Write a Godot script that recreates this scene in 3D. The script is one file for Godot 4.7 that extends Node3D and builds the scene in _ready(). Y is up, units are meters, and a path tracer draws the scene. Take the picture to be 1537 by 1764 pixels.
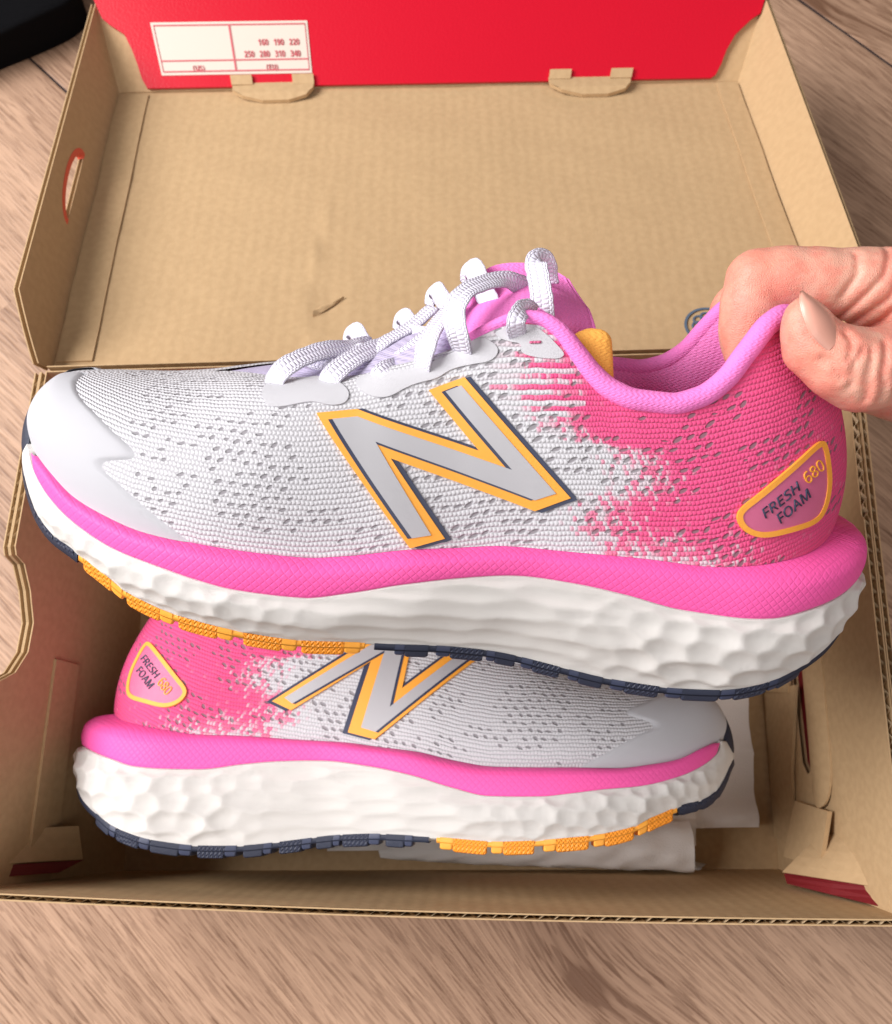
extends Node3D
# A pair of running shoes: one held by a hand over an open shoe box, the other lying in the box.
# Shoe shape tables are in millimetres in the shoe's own axes: toe at -x, heel at +x, y up, lateral side +z.

# ------------------------------------------------------------------ shape tables
var P_SOLE := [V2(-146, 7), V2(-142.8, 4), V2(-139.4, -1.4), V2(-134.4, -7.9), V2(-126.8, -12.6), V2(-118.6, -14.8), V2(-106.8, -19.2), V2(-97.2, -23.9), V2(-82.3, -27.7), V2(-70.8, -29.3), V2(-56.9, -31), V2(-40.7, -32), V2(-19, -31.4), V2(-0.8, -31.4), V2(16.2, -32.5), V2(42.7, -36.6), V2(58.4, -38.7), V2(75.8, -39.4), V2(92.7, -38.3), V2(112.2, -33.5), V2(117.8, -30.5), V2(130.1, -23.8), V2(136.7, -17.1), V2(140.3, -11), V2(143, -8)]
var P_SEAM := [V2(-143.5, 12.5), V2(-138, 12.2), V2(-136.1, 8.6), V2(-133.3, 5.6), V2(-125.4, 0.4), V2(-115.4, -3.9), V2(-99.6, -8.2), V2(-84.6, -10.2), V2(-72.3, -12.2), V2(-60.1, -13.9), V2(-40.5, -14.6), V2(-26.7, -12.2), V2(-9.6, -8.1), V2(7.7, -5.4), V2(25.3, -4), V2(43.4, -4.9), V2(57.9, -6.6), V2(76.3, -9.5), V2(94.1, -10), V2(104.6, -9.5), V2(115.1, -7.2), V2(124.9, -4.8), V2(133.2, -2.6), V2(137.7, -1.6), V2(142, -1)]
var P_RIM := [V2(-142, 13), V2(-140, 12.7), V2(-135.1, 11.6), V2(-129, 9.2), V2(-116.3, 3.2), V2(-104.4, 0.4), V2(-90.7, -1.8), V2(-75, -2.4), V2(-61.7, -3), V2(-41.9, -3.5), V2(-28, -2), V2(-10.8, 1.1), V2(3.2, 2.3), V2(20.7, 3.8), V2(38.4, 4), V2(64.9, 4.5), V2(78.2, 4.2), V2(95.4, 5.6), V2(107, 7.3), V2(116, 8.9), V2(122.5, 10.9), V2(127.7, 13), V2(131, 14)]
var P_TOP := [V2(-144.6, 13.5), V2(-144.2, 17.1), V2(-141.3, 25), V2(-137.1, 30.8), V2(-131, 35.2), V2(-125.6, 36.2), V2(-115.5, 37.1), V2(-102, 37.9), V2(-88.5, 39.7), V2(-75.4, 42.2), V2(-66.3, 43.5), V2(-55.4, 44.5), V2(-43.2, 46.6), V2(-32.3, 48.4), V2(-22, 52.4), V2(-12.6, 55.9), V2(-4, 59.8), V2(3.7, 66.2), V2(13, 71.6), V2(18.2, 73), V2(22.2, 72.8), V2(27.8, 70.5), V2(35, 63.6), V2(39.8, 58.8), V2(45.4, 55), V2(53.3, 52.9), V2(62.6, 52.8), V2(71, 55.3), V2(78, 61.2), V2(82.8, 69.2), V2(88.8, 77.8), V2(94.3, 80.6), V2(101.7, 79.6), V2(108, 77), V2(113.3, 73)]
var P_TOPZ := [V2(-144.6, 0), V2(-84, 0), V2(-75.4, 3), V2(-66.3, 9), V2(-55.4, 15), V2(-43.2, 18), V2(-32.3, 20), V2(-12.6, 22), V2(3.7, 23), V2(18.2, 24.5), V2(27.8, 26.5), V2(39.8, 29), V2(53.3, 31), V2(62.6, 31), V2(71, 30), V2(82.8, 26.5), V2(88.8, 23.5), V2(94.3, 20), V2(101.7, 14), V2(108, 8.5), V2(112, 4), V2(113.3, 0)]
var P_CAP := [V2(-2.4, -74.5), V2(2.5, -83.4), V2(8, -93.1), V2(11.9, -100.2), V2(14.1, -104.5), V2(15.3, -105.4), V2(16.7, -104.5), V2(17.9, -100.8), V2(19, -96), V2(20.2, -94.5), V2(21.6, -95.6), V2(24.8, -102.4), V2(28.7, -110.8), V2(31.3, -117.3), V2(33.5, -121.5), V2(35.2, -123.4), V2(36.2, -123.5), V2(36.7, -121.5)]
var P_PINK := [V2(3, 30.1), V2(5.9, 33.7), V2(9.1, 37.7), V2(14.1, 42.4), V2(18.3, 47), V2(22.2, 49.9), V2(24.6, 56.4), V2(29.2, 57.1), V2(34, 55), V2(37.5, 47.8), V2(39, 37.3), V2(41.8, 31.7), V2(47, 19), V2(53.9, 14.4), V2(64.4, 12.7), V2(66.5, 12.4)]
var P_WIDE := [V2(0, .86), V2(.3, 1), V2(.45, .93), V2(.62, .79), V2(.8, .81), V2(1, .84)]
var LOGO_OUT := [V2(-41.6, 38.2), V2(-29.7, 40.3), V2(7.9, 32), V2(-9, 47.7), V2(1.4, 52.6), V2(37.2, 20.9), V2(26.9, 15.6), V2(-18.2, 27.7), V2(0.4, 5.1), V2(-9.8, 1.7)]
var LOGO_IN := [V2(-36.7, 37), V2(-29.4, 38.3), V2(18.5, 27.4), V2(-3.9, 47.8), V2(0.7, 50.1), V2(32.6, 21.8), V2(26.5, 19), V2(-23.2, 32), V2(-3.9, 6), V2(-9.6, 4.8)]
var BADGE := [V2(112.3, 44), V2(114.3, 43.2), V2(116.5, 38.7), V2(119.2, 30.2), V2(118.7, 22.3), V2(115.5, 18.4), V2(107.2, 16.5), V2(98.2, 14.5), V2(93.1, 15.1), V2(89.4, 17.2), V2(87.5, 20.5), V2(88.4, 23.4), V2(92.9, 27.5), V2(100.5, 34.7), V2(108.9, 42.1)]
var EYE_1 := [V2(-60.3, 41.9), V2(-57.9, 39), V2(-55, 38.4), V2(-51.3, 39), V2(-46.1, 40.6), V2(-42.5, 41.2), V2(-38.2, 40.6), V2(-34.1, 41.3), V2(-32.6, 43.3), V2(-33.4, 45.2), V2(-37.3, 46.8), V2(-43.2, 46.6), V2(-47.2, 45.8), V2(-54, 44.1), V2(-58.7, 43.5)]
var EYE_2 := [V2(-31.4, 46.9), V2(-29.2, 45.1), V2(-25.3, 44.1), V2(-20.6, 44.6), V2(-16, 47.8), V2(-12, 49.6), V2(-6.7, 51.3), V2(-3.4, 54.2), V2(2.4, 56.4), V2(8.4, 58), V2(10.7, 60.7), V2(9.9, 62.9), V2(6.9, 64.3), V2(4.7, 64.4), V2(1.9, 62.7), V2(-3.8, 58.2), V2(-12.5, 53.7), V2(-21.6, 51.2), V2(-27.6, 49.5), V2(-31.3, 48.2)]
var EYE_3 := [V2(8.4, 66.8), V2(10.2, 65.1), V2(13.5, 64.4), V2(17.2, 64.4), V2(17.1, 61.6), V2(21.2, 60.9), V2(27.7, 61.1), V2(30.1, 62.3), V2(29.2, 63.9), V2(22.6, 69), V2(17.7, 70.3)]
var LACES := [
	[V3(-58, 36.9, 18), V3(-56.9, 44.6, 22), V3(-53, 49.7, 20), V3(-45.4, 52.8, 10), V3(-37.7, 53.5, -0), V3(-33.9, 53.9, -8), V3(-31.5, 51.7, -14)],
	[V3(-41.4, 40, 19), V3(-39.7, 47.3, 24), V3(-34.8, 52.2, 18), V3(-28.5, 55, 8), V3(-20, 56.5, -4), V3(-17.2, 55.9, -12)],
	[V3(-25, 43.8, 20), V3(-24.4, 49.5, 25), V3(-21.9, 51.9, 22), V3(-17.5, 51.9, 14), V3(-14, 50.9, 6)],
	[V3(-12, 49.2, 21), V3(-11.6, 58.3, 26), V3(-9.6, 64.8, 20), V3(-5.5, 70, 8), V3(-1.1, 73.8, -4), V3(1.8, 74.5, -12)],
	[V3(1.1, 56.1, 21), V3(-1.9, 64.6, 28), V3(-3.8, 70.9, 26), V3(-2.2, 76, 22), V3(2.9, 79, 14), V3(10.5, 80.4, 4), V3(17.9, 78.2, -3), V3(21.4, 75.7, -8)],
	[V3(24, 68.9, 14), V3(22.1, 77.5, 14), V3(20.4, 83.9, 9), V3(19.7, 86.7, 5), V3(21.1, 87.7, 1), V3(23.5, 85.9, -3), V3(25.3, 79.7, -6)],
	[V3(-0.7, 75.2, -28), V3(-1.2, 79.7, -25), V3(-0.2, 81.8, -18), V3(1.6, 80.7, -10), V3(5.4, 74.7, 0), V3(9.8, 69.2, 9), V3(11.8, 67.2, 13)],
	[V3(16, 65.5, 25), V3(14.5, 70.6, 29.5), V3(15.5, 73.4, 27), V3(17.3, 74.2, 22), V3(20, 72.4, 17)],
	[V3(-41.6, 50.3, -27), V3(-41, 54.8, -25), V3(-38.6, 56.7, -20), V3(-36.5, 55.5, -17), V3(-34.2, 53, -14), V3(-29.9, 50.1, -6), V3(-26.3, 47.4, 4)],
	[V3(-24.2, 56.5, -28), V3(-23.8, 61.3, -26), V3(-22.2, 63.2, -22), V3(-20, 61.6, -19), V3(-17.2, 58, -15), V3(-13.5, 54.4, -6), V3(-11.3, 52.1, 6)],
	[V3(-13.5, 66.1, -29), V3(-13.2, 71.2, -27), V3(-11.8, 73.1, -23), V3(-9.7, 71.2, -20), V3(-6, 66.1, -15), V3(-2.1, 61.5, -5), V3(-0.7, 59.4, 6)],
	[V3(-54.5, 44.3, 10), V3(-44.4, 47.4, 4), V3(-34.5, 51.8, -6), V3(-29.6, 53.9, -14)],
	[V3(-36.3, 47.1, 14), V3(-27.4, 55.9, 6), V3(-18.4, 61.2, -6), V3(-11.9, 67.3, -16)],
	[V3(-19.3, 54.6, 15), V3(-12.8, 60.3, 9), V3(-3, 69.8, -5)],
	[V3(-51.5, 50.7, 8), V3(-43.4, 49, 11), V3(-35.9, 47.9, 13)],
	[V3(-36, 52.3, -2), V3(-27.4, 52.9, 6), V3(-19.4, 52.8, 12)],
	[V3(-19.5, 60, -6), V3(-11.2, 60.3, 4), V3(-4.2, 59.5, 14)]]
var LACE_UP := [V3(-.25, .4, .88), V3(-.2, .4, .88), V3(-.2, .35, .9), V3(-.45, .3, .85), V3(-.35, .35, .85), V3(-.1, .2, 1), V3(-.5, .4, .8), V3(0, .1, 1), V3(-.5, .6, .6), V3(-.5, .6, .6), V3(-.5, .6, .6), V3(-.3, .7, .65), V3(-.4, .6, .7), V3(-.4, .6, .7), V3(-.3, .7, .65), V3(-.4, .6, .7), V3(-.4, .6, .7)]
var TONGUE_C := [V3(-86, 38.9, 0), V3(-72, 42.4, 0), V3(-57, 45.8, 0), V3(-38, 51.5, 0), V3(-19, 59, 0), V3(-3, 67, 1), V3(7.1, 73.1, 3), V3(22.2, 77.8, 4), V3(38.1, 73.7, -4)]
var TONGUE_N := [V3(-85, 38.4, 3), V3(-71, 41.3, 9.5), V3(-56, 43.3, 17), V3(-36, 46, 20), V3(-17, 51, 22), V3(-1.6, 58.5, 22), V3(11.5, 68.1, 21), V3(23.5, 68, 18), V3(42.3, 62.2, 7)]
var TONGUE_F := [V3(-85, 38.4, -3), V3(-71, 41.3, -9.5), V3(-56, 43.3, -17), V3(-36, 46, -20), V3(-17, 53, -22), V3(-5, 63, -23), V3(4.5, 80.6, -20), V3(20.8, 84.5, -18), V3(31.7, 81.4, -16)]
var PAD := [V3(37.5, 69.6, 17), V3(38.9, 63.2, 19), V3(40.9, 52.8, 20)]
var LUG_ORANGE := [V2(-113.1, -98.7), V2(-97, -81.3), V2(-79.3, -62.2), V2(-58.6, -42.3), V2(-40.5, -22.4)]
var LUG_NAVY := [V2(-11.6, -1), V2(1.5, 16.5), V2(17.7, 27.1), V2(29.2, 41.8), V2(44.9, 56), V2(58.9, 74.4), V2(77, 93.8), V2(94.3, 109.2), V2(109.7, 120.2)]
var TXT_1 := [V2(96.7, 20.6), V2(106.7, 29.4), V2(95.1, 23.3)]
var TXT_2 := [V2(102, 19.1), V2(111.1, 27.1), V2(100.1, 21.8)]
var TXT_3 := [V2(109.2, 30.9), V2(115.1, 35.5), V2(106.5, 34)]
var H_INDEX := [V4(146.5, 92.4, 2, 13), V4(121, 90.4, 3, 10.6), V4(107.4, 89.9, 3, 9.8), V4(98.2, 89.4, 2, 9.7), V4(90.2, 88.7, 1, 9.2)]
var H_TIP := [V4(89.8, 88.1, 1, 9.6), V4(90.2, 79.4, 2, 9.7), V4(90.3, 72.2, 3, 8.9), V4(91.3, 66.3, 4, 8.2)]
var H_THUMB := [V4(150, 73.7, 20, 14), V4(128.8, 70.4, 30, 12.2), V4(114.9, 67.9, 33, 11.5), V4(107.5, 69.8, 34, 10.2), V4(100.1, 73.4, 33, 8.5), V4(97.3, 78.5, 32, 6.9), V4(96, 81.3, 31, 5)]
var H_MIDDLE := [V4(158.9, 90.1, -22, 12), V4(126, 86.7, -22, 9.5), V4(98.5, 83.7, -24, 9), V4(95.3, 75.6, -32, 8.8), V4(94.7, 63.4, -38, 8.2)]
var H_PALM := [V4(162.8, 81.3, -2, 22), V4(146, 84.4, 0, 17), V4(129.1, 86.7, -1, 11.5)]
var H_WRIST := [V4(150, 80, 0, 16), V4(185, 78, -2, 24), V4(215, 74, -4, 26), V4(250, 68, -4, 23)]
var H_BALL := [V4(146, 73.5, 20, 13.5), V4(185, 74, 12, 18), V4(210, 72, 2, 22)]
var H_HEEL := [V4(178.3, 60.6, -20, 16), V4(159.2, 54.5, -28, 11.5), V4(148.4, 54.1, -32, 10)]
var NAIL_L := [V3(100.7, 73.5, 43), V3(95.3, 77.3, 43), V3(92.9, 81.7, 41), V3(91.6, 85.5, 39), V3(91.7, 88.1, 37)]
var NAIL_R := [V3(104.4, 77.3, 39.5), V3(100.7, 81.9, 39), V3(96.3, 85.4, 38.5), V3(93.7, 87.1, 37.5), V3(92.3, 88.4, 36)]
var NAIL_F := [V3(108.3, 78.5, 29), V3(106.1, 81.4, 28), V3(101.5, 84.3, 29), V3(96.3, 86.9, 32), V3(92.9, 88.1, 35)]
var CREASES := [[V3(125.8, 102.3, 8), V3(123.6, 91.7, 7), V3(116.4, 80.1, 5)], [V3(129.3, 95.8, 8), V3(126.7, 84.8, 6), V3(119.8, 77.2, 4)], [V3(131.7, 86.4, 8), V3(127.8, 78.5, 5), V3(122.7, 74.6, 4)], [V3(115.9, 98.7, 8), V3(115.8, 91.8, 8), V3(113, 85.4, 8)], [V3(108.6, 64.8, 44), V3(107.6, 70.1, 45), V3(109.9, 74.6, 42)], [V3(114.1, 59.9, 40), V3(112.3, 67.3, 43), V3(112.4, 74.9, 42)], [V3(118.1, 61, 40), V3(116, 68.8, 42), V3(116.7, 76.7, 40)], [V3(122.7, 60.7, 38), V3(120.2, 69.4, 41), V3(120.9, 77.1, 38)], [V3(105.5, 78.7, 40), V3(107, 76, 42), V3(106.2, 72, 44)], [V3(99.5, 71.8, 44), V3(102.6, 70.7, 45), V3(105.9, 66.8, 44)]]

var lut_sole: PackedFloat32Array
var lut_seam: PackedFloat32Array
var lut_rim: PackedFloat32Array
var lut_top: PackedFloat32Array
var lut_topz: PackedFloat32Array
var lut_wide: PackedFloat32Array
var M := {}
var rng := RandomNumberGenerator.new()
var hash_ := PackedFloat32Array()
var n_facet := FastNoiseLite.new()
var n_small := FastNoiseLite.new()
var n_soft := FastNoiseLite.new()

func V2(x: float, y: float) -> Vector2: return Vector2(x, y)
func V3(x: float, y: float, z: float) -> Vector3: return Vector3(x, y, z)
func V4(x: float, y: float, z: float, r: float) -> Vector4: return Vector4(x, y, z, r)

func _ready():
	rng.seed = 7
	for i in 4096: hash_.append(rng.randf())
	# ---------------- camera
	var cam := Camera3D.new()
	cam.name = "camera"
	add_child(cam)
	cam.transform = Transform3D(Basis(V3(.99982, -.01199, .01445), V3(.01706, .25783, -.96604), V3(.00786, .96611, .25799)).orthonormalized(), V3(.00482, .48672, .05039))
	var at := CameraAttributesPhysical.new()
	at.frustum_focal_length = 21.093
	at.frustum_focus_distance = .29
	at.frustum_near = .02
	at.frustum_far = 20.0
	at.exposure_aperture = 13.0
	cam.attributes = at
	cam.current = true
	# ---------------- light of the room and its window
	var we := WorldEnvironment.new()
	we.name = "room_light"
	var env := Environment.new()
	env.background_mode = Environment.BG_COLOR
	env.background_color = Color(.79, .765, .765)
	env.background_energy_multiplier = ROOM
	env.tonemap_mode = Environment.TONE_MAPPER_LINEAR
	env.tonemap_exposure = 1.0
	env.sdfgi_enabled = true
	env.ssao_enabled = true
	env.ssil_enabled = true
	we.environment = env
	add_child(we)
	window_light("window_light", V3(-1.2, 1.12, -.28), V3(0, .12, 0), V2(.95, .9), WIN, Color(1, .985, .985))
	window_light("ceiling_bounce", V3(.35, 1.7, 1.0), V3(0, .1, 0), V2(1.6, 1.4), CEIL, Color(1, .975, .965))
	# ---------------- tables, materials
	tables()
	materials()
	# ---------------- the setting and the large things
	build_floor()
	build_box()
	build_bag()
	build_tissue()
	# ---------------- shoes and hand
	var held := Transform3D(Basis(V3(.99256, -.03888, .11535), V3(.11741, .5558, -.82298), V3(-.03212, .83041, .55623)).orthonormalized(), V3(.00236, .18365, -.03054))
	var laid := Transform3D(Basis(V3(.99718, .0485, .05724), V3(.05968, -.05035, -.99695), V3(-.04547, .99755, -.0531)).orthonormalized(), V3(-.0208, .07119, .05256))
	var shoe := build_shoe()
	shoe.transform = held
	var pair := mirrored(shoe)
	add_child(pair, true)
	pair.name = "running_shoe_001"
	pair.transform = laid
	tag(pair, "white and pink running shoe lying on its side inside the box", "shoe", "pair of running shoes")
	logo(shoe, 1.0)
	badge(shoe, 1.0)
	logo(pair, -1.0)
	badge(pair, -1.0)
	build_hand(held)

const ROOM := .27
const WIN := 4.6
const CEIL := 1.6

func window_light(called: String, from: Vector3, to: Vector3, size: Vector2, energy: float, c: Color):
	var l := AreaLight3D.new()
	l.name = called
	l.area_size = size
	l.light_energy = energy
	l.light_color = c
	l.shadow_enabled = true
	if "area_range" in l: l.set("area_range", 8.0)
	add_child(l)
	l.look_at_from_position(from, to, Vector3.UP)

# ------------------------------------------------------------------ naming
func tag(o: Node, label: String, category: String, group := ""):
	o.set_meta("label", label)
	o.set_meta("category", category)
	if group: o.set_meta("group", group)

func node(called: String, parent: Node) -> Node3D:
	var o := Node3D.new()
	o.name = called
	parent.add_child(o, true)
	return o

func put(called: String, mesh: Mesh, m: Material, parent: Node) -> MeshInstance3D:
	var o := MeshInstance3D.new()
	o.name = called
	o.mesh = mesh
	if mesh.get_surface_count() == 1: o.set_surface_override_material(0, m)
	else: o.material_override = m
	parent.add_child(o, true)
	return o

# ------------------------------------------------------------------ curve tables
func pchip(p: Array, x: float) -> float:
	var n := p.size()
	if x <= p[0].x: return p[0].y
	if x >= p[n - 1].x: return p[n - 1].y
	var i := 0
	while p[i + 1].x < x: i += 1
	var h: float = p[i + 1].x - p[i].x
	var t: float = (x - p[i].x) / h
	var a := slope(p, i)
	var b := slope(p, i + 1)
	return (2 * t * t * t - 3 * t * t + 1) * p[i].y + (t * t * t - 2 * t * t + t) * h * a + (3 * t * t - 2 * t * t * t) * p[i + 1].y + (t * t * t - t * t) * h * b

func slope(p: Array, k: int) -> float:
	var n := p.size()
	var l: float = (p[k].y - p[k - 1].y) / (p[k].x - p[k - 1].x) if k > 0 else 0.0
	var r: float = (p[k + 1].y - p[k].y) / (p[k + 1].x - p[k].x) if k < n - 1 else 0.0
	if k == 0: return r
	if k == n - 1: return l
	return 0.0 if l * r <= 0 else 2 * l * r / (l + r)

func lut_of(p: Array) -> PackedFloat32Array:
	var o := PackedFloat32Array()
	for i in 1201: o.append(pchip(p, -150.0 + i * .25))
	return o

func rd(l: PackedFloat32Array, x: float) -> float:
	var f := clampf((x + 150.0) * 4.0, 0.0, 1199.99)
	var i := int(f)
	return lerpf(l[i], l[i + 1], f - i)

func tables():
	lut_sole = lut_of(P_SOLE)
	lut_seam = lut_of(P_SEAM)
	lut_rim = lut_of(P_RIM)
	lut_top = lut_of(P_TOP)
	lut_topz = lut_of(P_TOPZ)
	for i in 1201:
		var xi := i / 1200.0
		var t := 1 - pow(1 - minf(xi / .28, 1), 2)
		var h := 1 - pow(1 - minf((1 - xi) / .18, 1), 2)
		lut_wide.append(pchip(P_WIDE, xi) * sqrt(maxf(t, 0) * maxf(h, 0)))
	n_facet.noise_type = FastNoiseLite.TYPE_CELLULAR
	n_facet.seed = 4
	n_facet.frequency = 1.0
	n_facet.cellular_return_type = FastNoiseLite.RETURN_DISTANCE
	n_facet.cellular_distance_function = FastNoiseLite.DISTANCE_EUCLIDEAN
	n_facet.cellular_jitter = .75
	n_facet.fractal_type = FastNoiseLite.FRACTAL_NONE
	n_small.seed = 11
	n_small.frequency = 1.0
	n_small.fractal_type = FastNoiseLite.FRACTAL_NONE
	n_soft.seed = 23
	n_soft.frequency = 1.0
	n_soft.fractal_octaves = 3

func wide(xi: float) -> float:
	var f := clampf(xi, 0, 1) * 1199.99
	var i := int(f)
	# near both tips the width grows as a square root, which a table cannot follow
	if xi < .004 or xi > .996:
		var t := 1 - pow(1 - minf(clampf(xi, 0, 1) / .28, 1), 2)
		var h := 1 - pow(1 - minf((1 - clampf(xi, 0, 1)) / .18, 1), 2)
		return .85 * sqrt(maxf(t, 0) * maxf(h, 0))
	return lerpf(lut_wide[i], lut_wide[i + 1], f - i)

func along(s: float) -> float: return s - .9 * sin(TAU * s) / TAU

func upper_at(xi: float, t: float) -> Vector3:
	var xb := -141.5 + 272.0 * xi
	var xt := -144.6 + 257.9 * xi
	var yb := rd(lut_rim, xb)
	var zb := 46.5 * wide(xi)
	var yt := rd(lut_top, xt)
	var zt := rd(lut_topz, xt)
	var x := xb + (xt - xb) * t + smoothstep(.86, 1.0, xi) * 6.0 * sin(PI * pow(t, .85))
	var k := smoothstep(-60.0, 15.0, x)
	var gs := pow(maxf(1 - pow(t, 2.3), 0), 1 / 2.3)
	var gl := pow(1 - t, .9) + .10 * sin(PI * t)
	return V3(x, yb + (yt - yb) * t, zt + (zb - zt) * lerpf(gs, gl, k))

func param(x: float, y: float) -> Vector2:
	var xi := (x + 143.0) / 272.0
	var t := .5
	for i in 7:
		var xb := -141.5 + 272.0 * xi
		var xt := -144.6 + 257.9 * xi
		var yb := rd(lut_rim, xb)
		t = clampf((y - yb) / maxf(rd(lut_top, xt) - yb, 1.0), 0, 1)
		xi = clampf(xi + (x - (xb + (xt - xb) * t + smoothstep(.86, 1.0, xi) * 6.0 * sin(PI * pow(t, .85)))) / 268.0, 0, 1)
	return V2(xi, t)

func raised(xi: float, t: float, off: float) -> Vector3:
	var e := .004
	var a := upper_at(clampf(xi + e, 0, 1), t) - upper_at(clampf(xi - e, 0, 1), t)
	var b := upper_at(xi, clampf(t + .01, 0, 1)) - upper_at(xi, clampf(t - .01, 0, 1))
	return upper_at(xi, t) + a.cross(b).normalized() * off

func lift(p: Vector2, off: float) -> Vector3:
	var q := param(p.x, p.y)
	return raised(q.x, q.y, off)

# the foam side wall: t 0 at the outsole edge, 1 at the seam with the pink band
func foam_at(s: float, t: float) -> Vector3:
	var xi := along(s)
	var xa := lerpf(-146, 143, xi)
	var xb := lerpf(-143.5, 142, xi)
	var w := wide(xi)
	var bulge := sin(PI * clampf(t * .95 + .05, 0, 1)) * lerpf(2.6, 3.6, smoothstep(.5, .95, xi))
	var x := lerpf(xa, xb, t)
	var z := lerpf(46, 51.5, smoothstep(0, .75, t)) * w
	var tip := smoothstep(.1, 0.0, xi) * -1.0 + smoothstep(.9, 1.0, xi)
	x += tip * bulge * .8 * (.3 if xi < .5 else 1.0)
	z += bulge * .8 * (1 - absf(tip)) * minf(1, w * 2)
	return V3(x, lerpf(rd(lut_sole, xa), rd(lut_seam, xb), t), z)

# the pink band: t 0 at the seam with the foam, 1 where it meets the knit
func band_at(s: float, t: float) -> Vector3:
	var xi := along(s)
	var w := wide(xi)
	var b := V2(lerpf(-143.5, 142, xi), 51.5 * w)
	var c := V2(lerpf(-142, 130, xi), 46.0 * w)
	var k := pchip([V2(0, .95), V2(.04, 1.03), V2(.3, 1.10), V2(.55, 1.06), V2(.78, .84), V2(.92, .48), V2(1, 0)], t)
	var thick := maxf((b - c).length(), 2.0)
	var dir := (b - c).normalized() if (b - c).length() > .01 else V2(0, 1)
	var p := c + dir * thick * k
	return V3(p.x, lerpf(rd(lut_seam, b.x), rd(lut_rim, c.x), t) + .8 * sin(PI * t), maxf(p.y, 0) if xi > .001 and xi < .999 else 0.0)

# ------------------------------------------------------------------ mesh helpers (millimetres in, metres out)
func grid(p: PackedVector3Array, nu: int, nv: int, uv := PackedVector2Array(), wrap := false, flip := false, scale := .001) -> ArrayMesh:
	var nor := PackedVector3Array()
	nor.resize(nu * nv)
	var ver := PackedVector3Array()
	ver.resize(nu * nv)
	for j in nv:
		for i in nu:
			var i0 := (i - 1 + nu) % nu if wrap else maxi(i - 1, 0)
			var i1 := (i + 1) % nu if wrap else mini(i + 1, nu - 1)
			var du := p[j * nu + i1] - p[j * nu + i0]
			var dv := p[mini(j + 1, nv - 1) * nu + i] - p[maxi(j - 1, 0) * nu + i]
			var n := du.cross(dv)
			if n.length_squared() < 1e-12: n = Vector3.UP
			nor[j * nu + i] = (-n if flip else n).normalized()
			ver[j * nu + i] = p[j * nu + i] * scale
	var idx := PackedInt32Array()
	for j in nv - 1:
		for i in (nu if wrap else nu - 1):
			var a := j * nu + i
			var b := j * nu + (i + 1) % nu
			if flip: idx.append_array([a, b, a + nu, b, b + nu, a + nu])
			else: idx.append_array([a, a + nu, b, b, a + nu, b + nu])
	return from_arrays(ver, nor, uv, idx)

func from_arrays(ver: PackedVector3Array, nor: PackedVector3Array, uv: PackedVector2Array, idx: PackedInt32Array, col := PackedColorArray()) -> ArrayMesh:
	var a := []
	a.resize(Mesh.ARRAY_MAX)
	a[Mesh.ARRAY_VERTEX] = ver
	a[Mesh.ARRAY_NORMAL] = nor
	if uv.size() == ver.size(): a[Mesh.ARRAY_TEX_UV] = uv
	if col.size() == ver.size(): a[Mesh.ARRAY_COLOR] = col
	a[Mesh.ARRAY_INDEX] = idx
	var m := ArrayMesh.new()
	m.add_surface_from_arrays(Mesh.PRIMITIVE_TRIANGLES, a)
	return m

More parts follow.
